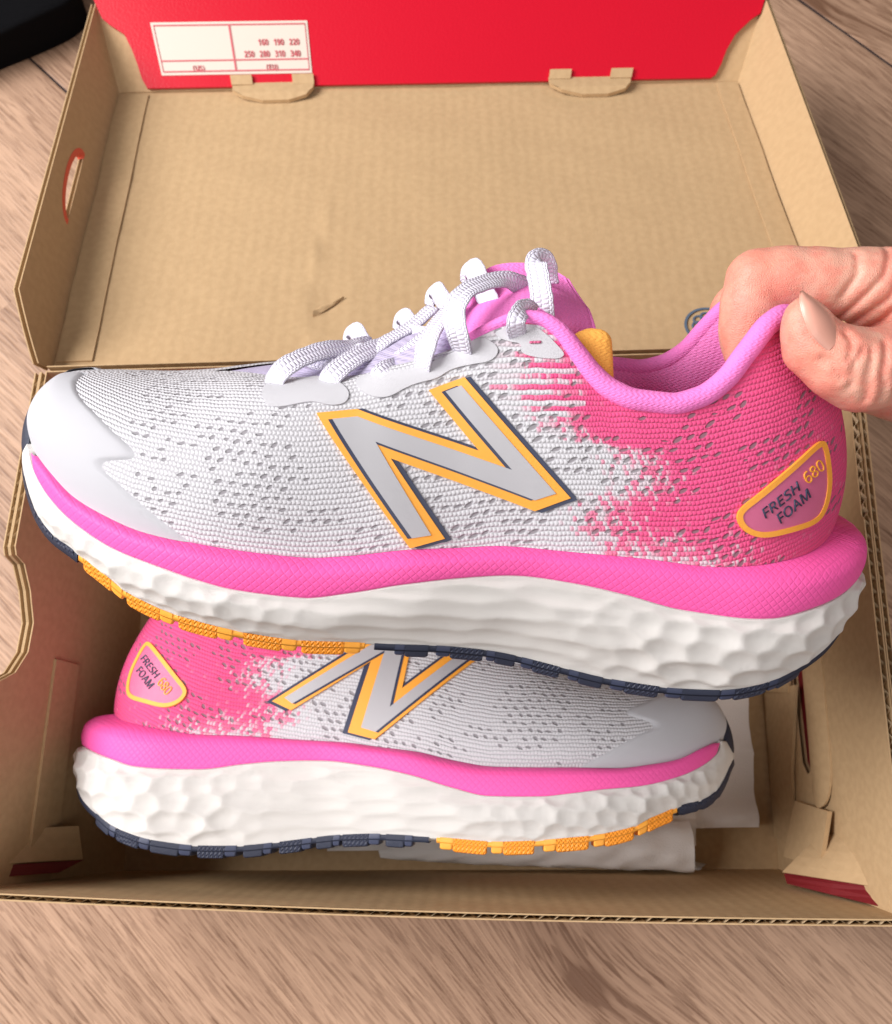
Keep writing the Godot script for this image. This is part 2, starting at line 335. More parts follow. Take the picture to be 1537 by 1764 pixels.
# a flat outline with holes, cut into cells, mapped into space by f(point, height): top, bottom and rim
func plate(poly: PackedVector2Array, holes: Array, cell: float, f: Callable, hi: float, lo: float, scale := 1.0, smooth := true, step := 0.0) -> ArrayMesh:
	var st := SurfaceTool.new()
	st.begin(Mesh.PRIMITIVE_TRIANGLES)
	if Geometry2D.is_polygon_clockwise(poly): poly.reverse()
	var box := Rect2(poly[0], Vector2.ZERO)
	for q in poly: box = box.expand(q)
	var nx := maxi(1, ceili(box.size.x / cell))
	var ny := maxi(1, ceili(box.size.y / cell))
	var w := box.size.x / nx
	var h := box.size.y / ny
	var e := cell * .02
	for j in ny:
		for i in nx:
			var o := box.position + V2(i * w, j * h)
			var parts: Array = Geometry2D.intersect_polygons(poly, PackedVector2Array([o, o + V2(w, 0), o + V2(w, h), o + V2(0, h)]))
			for hole in holes:
				var rest: Array = []
				for q in parts: rest.append_array(Geometry2D.clip_polygons(q, hole))
				parts = rest
			for q in parts:
				var tri := Geometry2D.triangulate_polygon(q)
				for k in range(0, tri.size(), 3):
					var c := [q[tri[k]], q[tri[k + 1]], q[tri[k + 2]]]
					if (c[1] - c[0]).cross(c[2] - c[0]) < 0: c.reverse()
					for side in [0, 1]:
						var at: float = [hi, lo][side]
						var ps := [f.call(c[0], at), f.call(c[1], at), f.call(c[2], at)]
						var ns := []
						for v in 3:
							if smooth: ns.append((f.call(c[v] + V2(e, 0), at) - f.call(c[v] - V2(e, 0), at)).cross(f.call(c[v] + V2(0, e), at) - f.call(c[v] - V2(0, e), at)).normalized())
							else: ns.append((ps[1] - ps[0]).cross(ps[2] - ps[0]).normalized())
							if ns[v].length() < .5: ns[v] = (ps[1] - ps[0]).cross(ps[2] - ps[0]).normalized()
						for v in ([0, 2, 1] if side == 0 else [0, 1, 2]):
							st.set_normal(ns[v] if side == 0 else -ns[v])
							st.set_uv(c[v])
							st.add_vertex(ps[v] * scale)
	var rims := [poly]
	rims.append_array(holes)
	for r in rims.size():
		var ring: PackedVector2Array = rims[r]
		if r > 0 and not Geometry2D.is_polygon_clockwise(ring): ring.reverse()
		var fine := PackedVector2Array()
		for k in ring.size():
			var a := ring[k]
			var b := ring[(k + 1) % ring.size()]
			var n := maxi(1, ceili(a.distance_to(b) / (cell if step == 0.0 else step)))
			for v in n: fine.append(a.lerp(b, float(v) / n))
		for k in fine.size():
			var a := fine[k]
			var b := fine[(k + 1) % fine.size()]
			var q := [f.call(a, hi), f.call(b, hi), f.call(b, lo), f.call(a, lo)]
			var n: Vector3 = (q[3] - q[0]).cross(q[1] - q[0])
			if n.length_squared() < 1e-14: continue
			n = n.normalized()
			for v in [0, 1, 2, 0, 2, 3]:
				st.set_normal(n)
				st.set_uv(a if v == 0 or v == 3 else b)
				st.add_vertex(q[v] * scale)
	st.index()
	return st.commit()

func curve_of(p: Array, n: int) -> PackedVector3Array:
	var o := PackedVector3Array()
	var m := p.size()
	for i in n:
		var f := minf(float(i) / (n - 1) * (m - 1), m - 1.0001)
		var k := int(f)
		o.append(p[k].cubic_interpolate(p[mini(k + 1, m - 1)], p[maxi(k - 1, 0)], p[mini(k + 2, m - 1)], f - k))
	return o

func spread(p: PackedVector3Array, n: int) -> PackedVector3Array:
	var l := PackedFloat32Array([0.0])
	for i in range(1, p.size()): l.append(l[i - 1] + p[i].distance_to(p[i - 1]))
	var o := PackedVector3Array()
	var k := 0
	for i in n:
		var want := l[l.size() - 1] * i / (n - 1)
		while k < p.size() - 2 and l[k + 1] < want: k += 1
		o.append(p[k].lerp(p[k + 1], clampf((want - l[k]) / maxf(l[k + 1] - l[k], 1e-6), 0, 1)))
	return o

# a band or cord swept along a path: a rounded section, w wide across and h thick along up
func sweep(path: PackedVector3Array, ups: Array, w: Array, h: Array, sides := 14, power := 2.0, caps := true) -> ArrayMesh:
	var n := path.size()
	var p := PackedVector3Array()
	var uv := PackedVector2Array()
	var run := 0.0
	var rows := []
	for i in n:
		var t := (path[mini(i + 1, n - 1)] - path[maxi(i - 1, 0)]).normalized()
		var up: Vector3 = ups[mini(i, ups.size() - 1)]
		var b := t.cross(up).normalized()
		var u := b.cross(t).normalized()
		if i > 0: run += path[i].distance_to(path[i - 1])
		rows.append([path[i], b * w[mini(i, w.size() - 1)] * .5, u * h[mini(i, h.size() - 1)] * .5, run])
	if caps:
		rows.push_front([rows[0][0], rows[0][1] * .02, rows[0][2] * .02, 0.0])
		rows.append([rows[n][0], rows[n][1] * .02, rows[n][2] * .02, run])
	for r in rows:
		for k in sides:
			var a := TAU * k / sides
			var c := signf(cos(a)) * pow(absf(cos(a)), 2.0 / power)
			var s := signf(sin(a)) * pow(absf(sin(a)), 2.0 / power)
			p.append(r[0] + r[1] * c + r[2] * s)
			uv.append(V2(r[3], float(k) / sides))
	return grid(p, sides, rows.size(), uv, true, true)

# ------------------------------------------------------------------ materials
func lin(r: float, g: float, b: float) -> Color: return Color(r, g, b).linear_to_srgb()

func mat(called: String, c: Color, rough: float, bump: Texture2D = null, depth := 0.0, scale := 1.0, spec := .5) -> StandardMaterial3D:
	var m := StandardMaterial3D.new()
	m.resource_name = called
	m.albedo_color = c
	m.roughness = rough
	m.metallic_specular = spec
	if bump:
		m.heightmap_enabled = true
		m.heightmap_texture = bump
		m.heightmap_scale = depth * 100.0
		m.uv1_triplanar = true
		m.uv1_scale = Vector3.ONE * scale
	M[called] = m
	return m

func noise_tex(kind: int, freq: float, sd: int, size := 256, octaves := 3, ramp: Gradient = null) -> NoiseTexture2D:
	var n := FastNoiseLite.new()
	n.noise_type = kind
	n.frequency = freq
	n.seed = sd
	n.fractal_octaves = octaves
	var t := NoiseTexture2D.new()
	t.width = size
	t.height = size
	t.seamless = true
	t.noise = n
	if ramp: t.color_ramp = ramp
	return t

func image_tex(w: int, h: int, data: PackedByteArray, fmt: int) -> ImageTexture:
	return ImageTexture.create_from_image(Image.create_from_data(w, h, false, fmt, data))

func ramp2(a: Color, b: Color, lo := 0.0, hi := 1.0) -> Gradient:
	var g := Gradient.new()
	g.offsets = PackedFloat32Array([lo, hi])
	g.colors = PackedColorArray([a, b])
	return g

func tile_tex(size: int, f: Callable) -> ImageTexture:
	var d := PackedByteArray()
	d.resize(size * size)
	for j in size:
		for i in size: d[j * size + i] = int(clampf(f.call((i + .5) / size, (j + .5) / size), 0, 1) * 255)
	return image_tex(size, size, d, Image.FORMAT_L8)

func skin_lines() -> NoiseTexture2D:
	var t := noise_tex(FastNoiseLite.TYPE_CELLULAR, .07, 77, 512, 3)
	t.noise.cellular_return_type = FastNoiseLite.RETURN_DISTANCE2_SUB
	return t

func materials():
	var grain := noise_tex(FastNoiseLite.TYPE_SIMPLEX, .06, 3)
	var cells := noise_tex(FastNoiseLite.TYPE_CELLULAR, .09, 5)
	var fine := noise_tex(FastNoiseLite.TYPE_SIMPLEX, .2, 8)
	var diamond := tile_tex(64, func(u, v): return 1 - pow(maxf(absf(2 * fposmod(u + v, 1.0) - 1), absf(2 * fposmod(u - v, 1.0) - 1)), 5.0))
	var zigzag := tile_tex(64, func(u, v): return .5 + .5 * sin(TAU * (v * 2 + .6 * absf(2 * fposmod(u * 2, 1.0) - 1))))
	var pique := tile_tex(64, func(u, v): return .5 + .25 * sin(TAU * (u * 2 + .25 * sin(TAU * v * 2))) + .25 * sin(TAU * v * 4 + PI * floorf(u * 4)))
	var braid := tile_tex(64, func(u, v): return pow(absf(sin(PI * (u * 2 + .5 * floorf(v * 4)))), .55) * pow(absf(sin(PI * v * 4)), .5))
	mat("foam", lin(.72, .70, .665), .6, cells, .00025, 220)
	mat("band", lin(.93, .115, .405), .5, diamond, .00013, 360, .3)
	M.band.uv1_triplanar_sharpness = 4.0
	mat("binding", lin(.93, .24, .63), .85, pique, .00022, 300, .25)
	mat("lining", lin(.95, .27, .64), .9, pique, .0003, 260, .2)
	mat("orange_pad", lin(.97, .47, .10), .85, pique, .0003, 260, .2)
	for k in ["binding", "lining", "orange_pad"]:
		M[k].rim_enabled = true
		M[k].rim = .3
		M[k].rim_tint = .8
	mat("lace", lin(.82, .80, .92), .85, null, 0, 1, .2)
	M.lace.heightmap_enabled = true
	M.lace.heightmap_texture = braid
	M.lace.heightmap_scale = .04
	M.lace.uv1_scale = V3(.36, 4, 1)
	mat("ribbed", lin(.55, .50, .68), .9, tile_tex(32, func(_u, v): return .5 + .5 * sin(TAU * v)), .0004, 700, .2)
	mat("overlay", lin(.60, .60, .63), .55, fine, .00008, 300, .35)
	mat("cap", lin(.53, .535, .565), .65, fine, .00010, 260, .3)
	mat("navy", lin(.022, .028, .052), .5, grain, .0001, 200, .45)
	mat("navy_rubber", lin(.024, .030, .056), .55, zigzag, .0003, 300, .45)
	mat("navy_side", lin(.038, .047, .088), .45, null, 0, 1, .45)
	mat("orange", lin(.95, .40, .045), .45, fine, .00005, 300)
	mat("orange_rubber", lin(.92, .31, .02), .5, zigzag, .0004, 300)
	mat("grey_film", lin(.44, .44, .46), .35, fine, .00004, 260, .5)
	mat("badge_film", lin(.62, .13, .26), .3, fine, .00005, 260, .5)
	mat("insole", lin(.70, .12, .40), .9)
	# card
	var card_c := noise_tex(FastNoiseLite.TYPE_SIMPLEX, .035, 31, 512, 5, ramp2(lin(.49, .333, .18), lin(.535, .37, .203), .2, .8))
	var flute := tile_tex(256, func(u, v): return .5 + .5 * sin(TAU * u * 16))
	mat("card", Color.WHITE, .75, flute, .00005, 10, .3)
	M.card.albedo_texture = card_c
	mat("card_pale", lin(.70, .54, .34), .8, fine, .0001, 200, .2)
	mat("card_red", lin(.57, .003, .020), .34, grain, .00005, 30, .45)
	mat("hole_red", lin(.72, .10, .05), .5)
	mat("card_dark_red", lin(.17, .008, .012), .5)
	mat("label_paper", lin(.66, .58, .50), .6)
	mat("label_ink", lin(.55, .10, .12), .6)
	mat("stamp_ink", lin(.10, .14, .20), .8)
	mat("tissue", lin(.84, .81, .78), .8, grain, .0002, 60, .2)
	M.tissue.backlight_enabled = true
	M.tissue.backlight = Color(.25, .24, .22)
	mat("black_cloth", lin(.006, .006, .007), .9, fine, .0003, 300, .15)
	# skin
	mat("skin", Color.WHITE, .42, skin_lines(), .00028, 42, .45)
	M.skin.vertex_color_use_as_albedo = true
	M.skin.subsurf_scatter_enabled = true
	M.skin.subsurf_scatter_strength = .12
	mat("nail", lin(.74, .37, .28), .25, null, 0, 1, .5)
	M.nail.clearcoat_enabled = true
	M.nail.clearcoat = .4
	wood()
	knit()

func wood():
	var w := 1024
	var h := 1024   # v runs along the grain
	var d := PackedByteArray()
	d.resize(w * h * 3)
	var hh := PackedByteArray()
	hh.resize(w * h)
	var n := FastNoiseLite.new()
	n.seed = 5
	n.frequency = 1.0
	n.fractal_octaves = 3
	var n2 := FastNoiseLite.new()
	n2.seed = 9
	n2.frequency = 1.0
	n2.fractal_type = FastNoiseLite.FRACTAL_NONE
	for j in h:
		var v := float(j) / h
		for i in w:
			var u := float(i) / w
			var ku := fposmod(u - .115 + .5, 1.0) - .5
			var kv := fposmod(v - .80 + .5, 1.0) - .5
			var knot := exp(-(ku * ku / .0003 + kv * kv / .0005))
			var eddy := exp(-(ku * ku / .02 + kv * kv / .010))
			var warp := n.get_noise_2d(u * 1.3, v * .55) * .16 + .035 * n2.get_noise_2d(u * 7, v * 1.6) + .12 * eddy
			var g := u + warp * .35
			var ring := fposmod(g * 24.0, 1.0)
			var line := pow(ring, 4.0) * (.5 + .5 * n2.get_noise_2d(u * 4, v * 3 + 9))
			var pore := smoothstep(.22, .42, n2.get_noise_2d(g * 210 + 90, v * 26)) * .55 + smoothstep(.30, .45, n2.get_noise_2d(g * 120 + 30, v * 9)) * .35
			var streak := n2.get_noise_2d(g * 85 + 7, v * 1.9) * .5 + n2.get_noise_2d(g * 220, v * 3.6) * .6
			var tone := clampf(.60 + .26 * n.get_noise_2d(g * 6 + 40, v * .8) + .20 * streak - .22 * line - .42 * pore - (.45 + .3 * sin(160.0 * sqrt(ku * ku * .35 + kv * kv))) * knot - .14 * eddy, 0, 1)
			var c := Color(.17, .088, .050).lerp(Color(.62, .405, .272), tone).linear_to_srgb()
			var k := j * w + i
			d[k * 3] = int(c.r * 255)
			d[k * 3 + 1] = int(c.g * 255)
			d[k * 3 + 2] = int(c.b * 255)
			hh[k] = int(clampf(.7 - .3 * line - .5 * pore + .15 * streak, 0, 1) * 255)
	var m := mat("wood", Color.WHITE, .5, null, 0, 1, .4)
	m.albedo_texture = image_tex(w, h, d, Image.FORMAT_RGB8)
	m.heightmap_enabled = true
	m.heightmap_texture = image_tex(w, h, hh, Image.FORMAT_L8)
	m.heightmap_scale = .03

# the knit of the upper: u along the side (as in along()), v from the band up to the top edge
func knit():
	var w := 2048
	var h := 512
	var d := PackedByteArray()
	d.resize(w * h * 3)
	var hh := PackedByteArray()
	hh.resize(w * h)
	var white := [.60, .60, .63]
	var pink := [.78, .088, .245]
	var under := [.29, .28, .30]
	var run := 0.0
	var last := upper_at(0, .4)
	var tilt := 0.0
	for i in w:
		var xi := along((i + .5) / w)
		var q := upper_at(xi, .4)
		run += q.distance_to(last)
		tilt += maxf(q.x - last.x, 0) * (.10 * smoothstep(-40, 10, q.x) + .12 * smoothstep(50, 90, q.x))
		last = q
		var arc := PackedFloat32Array([0.0])
		var xs := PackedFloat32Array([upper_at(xi, 0).x])
		var ys := PackedFloat32Array([upper_at(xi, 0).y])
		var prev := upper_at(xi, 0)
		for k in 32:
			var a := upper_at(xi, rise((k + 1) / 32.0))
			arc.append(arc[k] + a.distance_to(prev))
			xs.append(a.x)
			ys.append(a.y)
			prev = a
		for j in h:
			var f := (j + .5) / h * 31.999
			var k := int(f)
			f -= k
			var up := lerpf(arc[k], arc[k + 1], f)
			var x := lerpf(xs[k], xs[k + 1], f)
			var y := lerpf(ys[k], ys[k + 1], f)
			var row := (up - tilt) / 1.60 + 200.0 + .16 * n_small.get_noise_2d(run / 7.0, up / 4.0)
			var ri := floori(row)
			var rf := row - ri
			var uu := run / 1.32 + .5 * (ri & 1) + .30 * absf(rf - .5) + hash_[ri & 4095] * .3
			var a := absf(2 * rf - 1)
			var ui := floori(uu)
			var uf := uu - ui
			var c := absf(2 * uf - 1)
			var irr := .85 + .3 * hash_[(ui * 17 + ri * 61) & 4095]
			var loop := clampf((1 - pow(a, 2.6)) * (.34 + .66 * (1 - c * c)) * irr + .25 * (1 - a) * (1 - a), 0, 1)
			# openwork: slanted eyelets, in bands
			var cy := row / 2.0
			var cyi := floori(cy)
			var cx := run / 3.9 + .37 * cyi
			var cxi := floori(cx)
			var hs := hash_[(cxi * 131 + cyi * 977) & 4095]
			var hole := 0.0
			var zone := n_soft.get_noise_2d((cxi * 3.9 - cyi * 2.6) * .030, cyi * 3.1 * .060 + 3.0)
			var limit := -.07 + .35 * smoothstep(-88, -122, x) + .25 * smoothstep(96, 122, x) + .3 * smoothstep(36, 56, y) * smoothstep(30, 60, x)
			if zone > limit and hs > .16:
				var big := 1 + .3 * smoothstep(-30, 20, x)
				var h2 := hash_[(cxi * 37 + cyi * 53 + 9) & 4095]
				var dx := (cx - cxi - .5) * 3.9 + (h2 - .5) * .9
				var dy := (cy - cyi - .5) * 3.1 + (hs - .5) * .5
				dy -= dx * (.18 + .25 * h2)
				var r := sqrt(pow(dx / ((.7 + .55 * hs) * big), 2) + pow(dy / ((.33 + .22 * h2) * big), 2))
				hole = smoothstep(1.25, .75, r)
			# colour: white forefoot, pink heel, mixed stitch by stitch where they meet
			var pb := x - pchip(P_PINK, y) + 3.0 * n_soft.get_noise_2d(x * .12, y * .12) if x > -12 else -50.0
			var m := clampf(pb / 34.0 + .42, 0, 1)
			if up < 13: m -= (1 - up / 13) * .62 * (1 - smoothstep(70, 112, x))
			if y > 44 and x < 38: m -= .45 * float(ri & 1)
			var lot := lerpf(hash_[(ui * 57 + ri * 331) & 4095], hash_[(ri * 113 + 5) & 4095], .55 * smoothstep(38, 46, y)) * .9 + .05
			var is_pink := lerpf(smoothstep(lot - .12, lot + .12, m), smoothstep(.1, .9, m), .32) if m > .02 else 0.0
			if is_pink < .5 and m > .55 and c > .62: is_pink = .8   # a lone white stitch shows less of itself
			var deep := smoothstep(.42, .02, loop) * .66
			var p := j * w + i
			for z in 3:
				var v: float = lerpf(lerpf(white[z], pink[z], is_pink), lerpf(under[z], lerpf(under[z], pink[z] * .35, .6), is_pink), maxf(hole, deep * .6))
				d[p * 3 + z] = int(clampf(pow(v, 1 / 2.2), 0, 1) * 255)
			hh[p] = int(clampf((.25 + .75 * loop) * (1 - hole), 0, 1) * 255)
	var m := mat("knit", Color.WHITE, .8, null, 0, 1, .25)
	m.albedo_texture = image_tex(w, h, d, Image.FORMAT_RGB8)
	m.heightmap_enabled = true
	m.heightmap_texture = image_tex(w, h, hh, Image.FORMAT_L8)
	m.heightmap_scale = .05
	m.texture_repeat = false

func rise(v: float) -> float: return lerpf(v, sin(v * PI / 2), .8)

# ------------------------------------------------------------------ the shoe
# columns once round the shoe: [s, side]
func ring_of(n_near: int, n_far: int) -> Array:
	var o := []
	for i in n_near + 1: o.append([float(i) / n_near, 1.0])
	for i in range(n_far - 1, 0, -1): o.append([float(i) / n_far, -1.0])
	return o

func sided(p: Vector3, side: float) -> Vector3: return V3(p.x, p.y, p.z * side)

func build_shoe() -> Node3D:
	var shoe := node("running_shoe", self)
	tag(shoe, "white and pink running shoe held up by its heel above the open box", "shoe", "pair of running shoes")
	# ---- foam midsole
	var ring := ring_of(620, 140)
	var nu := ring.size()
	var rows := 44
	var p := PackedVector3Array()
	for j in rows + 3:
		var run := 0.0
		var before := foam_at(0, .5)
		for i in nu:
			var s: float = ring[i][0]
			var sd: float = ring[i][1]
			if j < 3:   # the underside
				var e := foam_at(s, 0)
				p.append(sided(V3(lerpf(e.x, 0.0, [.9, .5, .05][j] * .12), e.y - [0.0, .8, .6][j], e.z * [0.0, .7, .95][j]), sd))
				continue
			var t := float(j - 3) / (rows - 1)
			var q := foam_at(s, t)
			var here := foam_at(s, .5)
			run += here.distance_to(before)
			before = here
			var e2 := .004
			var n := (foam_at(minf(s + e2, 1), t) - foam_at(maxf(s - e2, 0), t)).cross(foam_at(s, minf(t + .03, 1)) - foam_at(s, maxf(t - .03, 0))).normalized()
			var fade := smoothstep(0, .12, t) * smoothstep(1.0, .88, t) * smoothstep(.12, .24, s)
			var heel := smoothstep(30, 75, q.x)
			var fore := smoothstep(-25, -60, q.x)
			var big := scallop(run / 11.5, (q.y + 40) / 7.0 + .2 * sin(run * .05), 3)
			var small := scallop(run / 8.0 + 50, (q.y + 40) / 5.6, 17)
			var mid := scallop(run / 22.0 + .5 * q.y / 9.0, (q.y + 40) / 5.5, 29)
			var dep := heel * (big - .4) * 1.9 + fore * (small - .4) * 1.1 + (1 - heel - fore) * (mid - .4) * 1.1
			p.append(sided(q + n * dep * fade, sd))
	for i in nu:   # the ledge under the upper
		var xi := along(ring[i][0])
		p.append(sided(V3(lerpf(-139, 127, xi), foam_at(ring[i][0], 1).y + .6, 43.5 * wide(xi)), ring[i][1]))
	put("midsole", grid(p, nu, rows + 4, PackedVector2Array(), true), M.foam, shoe)
	# ---- pink band
	p = PackedVector3Array()
	var s0 := .128
	var band := []
	for i in 521: band.append([lerpf(s0, 1, i / 520.0), 1.0])
	for i in range(159, -1, -1): band.append([lerpf(s0, 1, i / 160.0), -1.0])
	for j in 23:
		for i in band.size():
			var t := j / 22.0
			var fl: float = band[i][0]
			var q := band_at(fl, t)
			var e := smoothstep(s0, s0 + .02, fl)
			q = band_at(fl, lerpf(.5, t, lerpf(.25, 1, e)))
			var wr := n_small.get_noise_2d(fl * 260 + t * 5, t * 2.2) * .35 * smoothstep(.84, .9, fl) * smoothstep(1, .95, fl)
			p.append(sided(q - V3(0, 0, (1 - e) * 1.0 + wr), band[i][1]))
	put("pink_band", grid(p, band.size(), 23), M.band, shoe)
	# ---- knit upper
	p = PackedVector3Array()
	var uv := PackedVector2Array()
	ring = ring_of(420, 160)
	ring.append([0.0, -1.0])
	nu = ring.size()
	for j in 66:
		var v := j / 65.0
		for i in nu:
			p.append(sided(upper_at(along(ring[i][0]), rise(v)), ring[i][1]))
			uv.append(V2(ring[i][0], v))
	put("knit_upper", grid(p, nu, 66, uv), M.knit, shoe)
	# ---- toe cap film
	p = PackedVector3Array()
	for j in 81:
		for i in 81:
			var v := j / 80.0
			var k := absf(i - 40.0) / 40.0
			var side := 1.0 if i >= 40 else -1.0
			var t := rise(v)
			var xi := .1
			for it in 12:
				var q := upper_at(xi, t)
				xi = clampf(xi + (pchip(P_CAP, q.y) - q.x) / 262.0, .004, .4)
			# columns in s, so that the nose stays round
			var lo := 0.0
			var hi := .5
			for it in 22:
				var m := (lo + hi) / 2
				if along(m) < xi: lo = m
				else: hi = m
			var s := lo * k
			p.append(sided(raised(along(s), minf(t, .995), .75 if k < .975 else (.62 if k < .99 else -.25)), side))
	put("toe_cap", grid(p, 81, 81), M.cap, shoe)
	# ---- toe bumper: the outsole turned up round the nose
	p = PackedVector3Array()
	var nose := [V2(-16, -131), V2(-12, -135.5), V2(-5, -141.3), V2(0, -144.3), V2(5, -147), V2(10, -148), V2(15, -147.6), V2(22, -145.6), V2(28, -142.0), V2(31, -139.0)]
	for j in 33:
		for i in 33:
			var k := (i - 16) / 16.0
			var y := lerpf(-16, 30.5, j / 32.0)
			var hw := lerpf(19.0, 8.0, smoothstep(-10, 28, y))
			var z := k * hw
			var rim := 1 - pow(absf(k), 8)
			var tip := minf(1, (32 - j) / 2.5)
			p.append(V3(pchip(nose, y) + 1.9 + z * z / 39.0 + (1 - rim * tip) * 2.6, y, z))
	put("toe_bumper", grid(p, 33, 33, PackedVector2Array(), false, true), M.navy, shoe)
	# ---- outsole: a thin base and its lugs
	var sole := node("outsole", shoe)
	for side in [1.0, -1.0]:
		put("base_strip", strip(-144.5, -115.5, 2.6, 0, side), M.navy, sole)
		put("base_strip", strip(-115, -21, 1.3, 0, side), M.orange, sole)
		put("base_strip", strip(-18, 141.5, 1.5, 0, side), M.navy, sole)
		for l in [V2(-141, -134), V2(-132.5, -126), V2(-124.5, -117)]:
			put("tread_lug", lug(l.x, l.y, 3.2, side), M.navy_rubber, sole)
		for l in LUG_ORANGE:
			var cut: float = l.x + (l.y - l.x) * .72
			put("tread_lug", lug(l.x, cut, 4.2, side), M.orange_rubber, sole)
			put("tread_lug", lug(cut + .15, l.y, 3.6, side), M.orange, sole)
		for k in LUG_NAVY.size():
			var l: Vector2 = LUG_NAVY[k]
			var cut: float = l.x + (l.y - l.x) * .3
			put("tread_lug", lug(l.x, cut - .1, 3.4, side), M.navy_side, sole)
			put("tread_lug", lug(cut, l.y, 4.0, side), M.navy_rubber if k % 2 else M.navy, sole)
	# ---- films round the eyelets
	for e in [EYE_1, EYE_2, EYE_3]:
		for side in [1.0, -1.0]:
			var poly := rounded(PackedVector2Array(e), 2)
			var f := func(q: Vector2, off: float) -> Vector3: return sided(lift(q, off), side)
			var mesh := plate(poly, [], 2.2, f, .5, -.3, .001, true, .6)
			put("eyelet_film", mesh if side > 0 else turned(mesh), M.overlay, shoe)
	# ---- tongue
	var c := curve_of(TONGUE_C, 60)
	var near := curve_of(TONGUE_N, 60)
	var far := curve_of(TONGUE_F, 60)
	p = PackedVector3Array()
	var split := 37
	for part in 2:
		p = PackedVector3Array()
		var a := 0 if part == 0 else split
		var b := split + 1 if part == 0 else 60
		var over := 0.0 if part == 0 else .6
		var cols := 33
		for j in range(a, b):
			for i in cols:
				p.append(tongue_at(c[j], near[j], far[j], i / (cols - 1.0) * 2 - 1) + V3(0, over, 0))
		if part == 1:   # rolled top edge and the inner face, so that the tongue is padded
			for j in 8:
				var ang := j / 7.0 * PI
				for i in cols:
					var q := tongue_at(c[59], near[59], far[59], i / (cols - 1.0) * 2 - 1)
					p.append(q + V3(.7, .5, 0) * 1.3 * sin(ang) + V3(.5, -.8, 0) * 1.3 * (1 - cos(ang)) * .9)
			for j in range(58, split - 8, -2):
				for i in cols:
					p.append(tongue_at(c[j], near[j], far[j], i / (cols - 1.0) * 2 - 1) + V3(.8, -1.7, 0))
		put("tongue" if part == 0 else "tongue_top", grid(p, cols, p.size() / cols, PackedVector2Array(), false, true), M.ribbed if part == 0 else M.binding, shoe)
	# ---- collar: lining, padding and the rolled edge
	p = PackedVector3Array()
	var loop := []
	for i in 141: loop.append([lerpf(.585, 1, i / 140.0), 1.0])
	for i in range(139, -1, -1): loop.append([lerpf(.585, 1, i / 140.0), -1.0])
	for j in 22:
		for i in loop.size():
			var v := j / 21.0
			var xi := along(loop[i][0])
			var t := 1 - v * .92
			var q := upper_at(xi, t)
			var inw := V2(maxf(q.x - 68, 0) * smoothstep(68, 104, q.x), q.z)
			inw = inw.normalized() if inw.length() > .1 else V2(1, 0)
			var d := 1.0 + 5.5 * pow(sin(PI * minf(v * 1.3 + .08, 1)), .7) + v * 2
			d = minf(d, maxf(Vector2(q.x - 85, q.z).length() * .8, .5))
			p.append(sided(V3(q.x - inw.x * d, q.y, maxf(q.z - inw.y * d, 0.05)), loop[i][1]))
	put("collar_lining", grid(p, loop.size(), 22), M.lining, shoe)
	var path := PackedVector3Array()
	for k in [1.0, -1.0]:
		var half := PackedVector3Array()
		for i in 161:
			var xi := lerpf(.566, 1.0, 1 - pow(1 - i / 160.0, 1.6))
			var q := upper_at(xi, 1)
			var tn := (upper_at(minf(xi + .002, 1), 1) - upper_at(xi - .002, 1)).normalized()
			half.append(sided(q - V3(-tn.y, tn.x, 0) * 1.0 - V3(0, 0, .6), k))
		if k < 0: half.reverse()
		path.append_array(half if k > 0 else half.slice(1))
	path = spread(path, 300)
	var ups := []
	var ww := []
	for i in 300:
		var e := minf(i, 299 - i) / 60.0
		ups.append(V3(0, 0, signf(path[i].z)) if absf(path[i].z) > 6 else V3(1, .2, path[i].z / 6.0).normalized())
		ww.append(lerpf(3.4, 6.6, smoothstep(0, 1, e)))
	put("collar_binding", sweep(path, ups, ww, ww, 16), M.binding, shoe)
	# ---- footbed, and the orange pad showing inside the collar
	p = PackedVector3Array()
	for j in 12:
		for i in 60:
			var xi := lerpf(.3, .97, i / 59.0)
			var e := upper_at(xi, .1)
			p.append(V3(e.x, e.y + 3, lerpf(-e.z, e.z, j / 11.0) * .93))
	put("footbed", grid(p, 60, 12, PackedVector2Array(), false, true), M.insole, shoe)
	var pw := curve_of(PAD, 24)
	var wid := []
	var thk := []
	for i in 24:
		var e := sqrt(maxf(1 - pow(1 - minf(i / 6.0, 1), 2), .02))
		wid.append(13.0 * e)
		thk.append(6.5 * e)
	put("orange_pad", sweep(spread(pw, 24), [V3(-.1, .2, 1)], wid, thk, 20, 2.6), M.orange_pad, shoe)
	# ---- laces
	for i in LACES.size():
		var cv := spread(curve_of(LACES[i], 60), 64)
		var lw := 7.0 if i < 8 else 6.0
		if i == 7: lw = 5.8
		var wide_ := []
		for k in 64: wide_.append(lw * (1 + .06 * n_small.get_noise_2d(k * .2, i * 9)))
		put("lace", sweep(cv, [LACE_UP[i]], wide_, [1.0], 20, 4.0), M.lace, shoe)
	# small bar tack on the top eyelet film
	for k in 3:
		var a := lift(V2(19.6 + k * 1.0, 64.9 + k * .15), .6)
		put("stitch", sweep(PackedVector3Array([a, a + V3(.5, .1, .3), a + V3(1.1, .25, 0)]), [V3(0, .3, 1)], [.8], [.8], 8), M.badge_film, shoe)
	return shoe

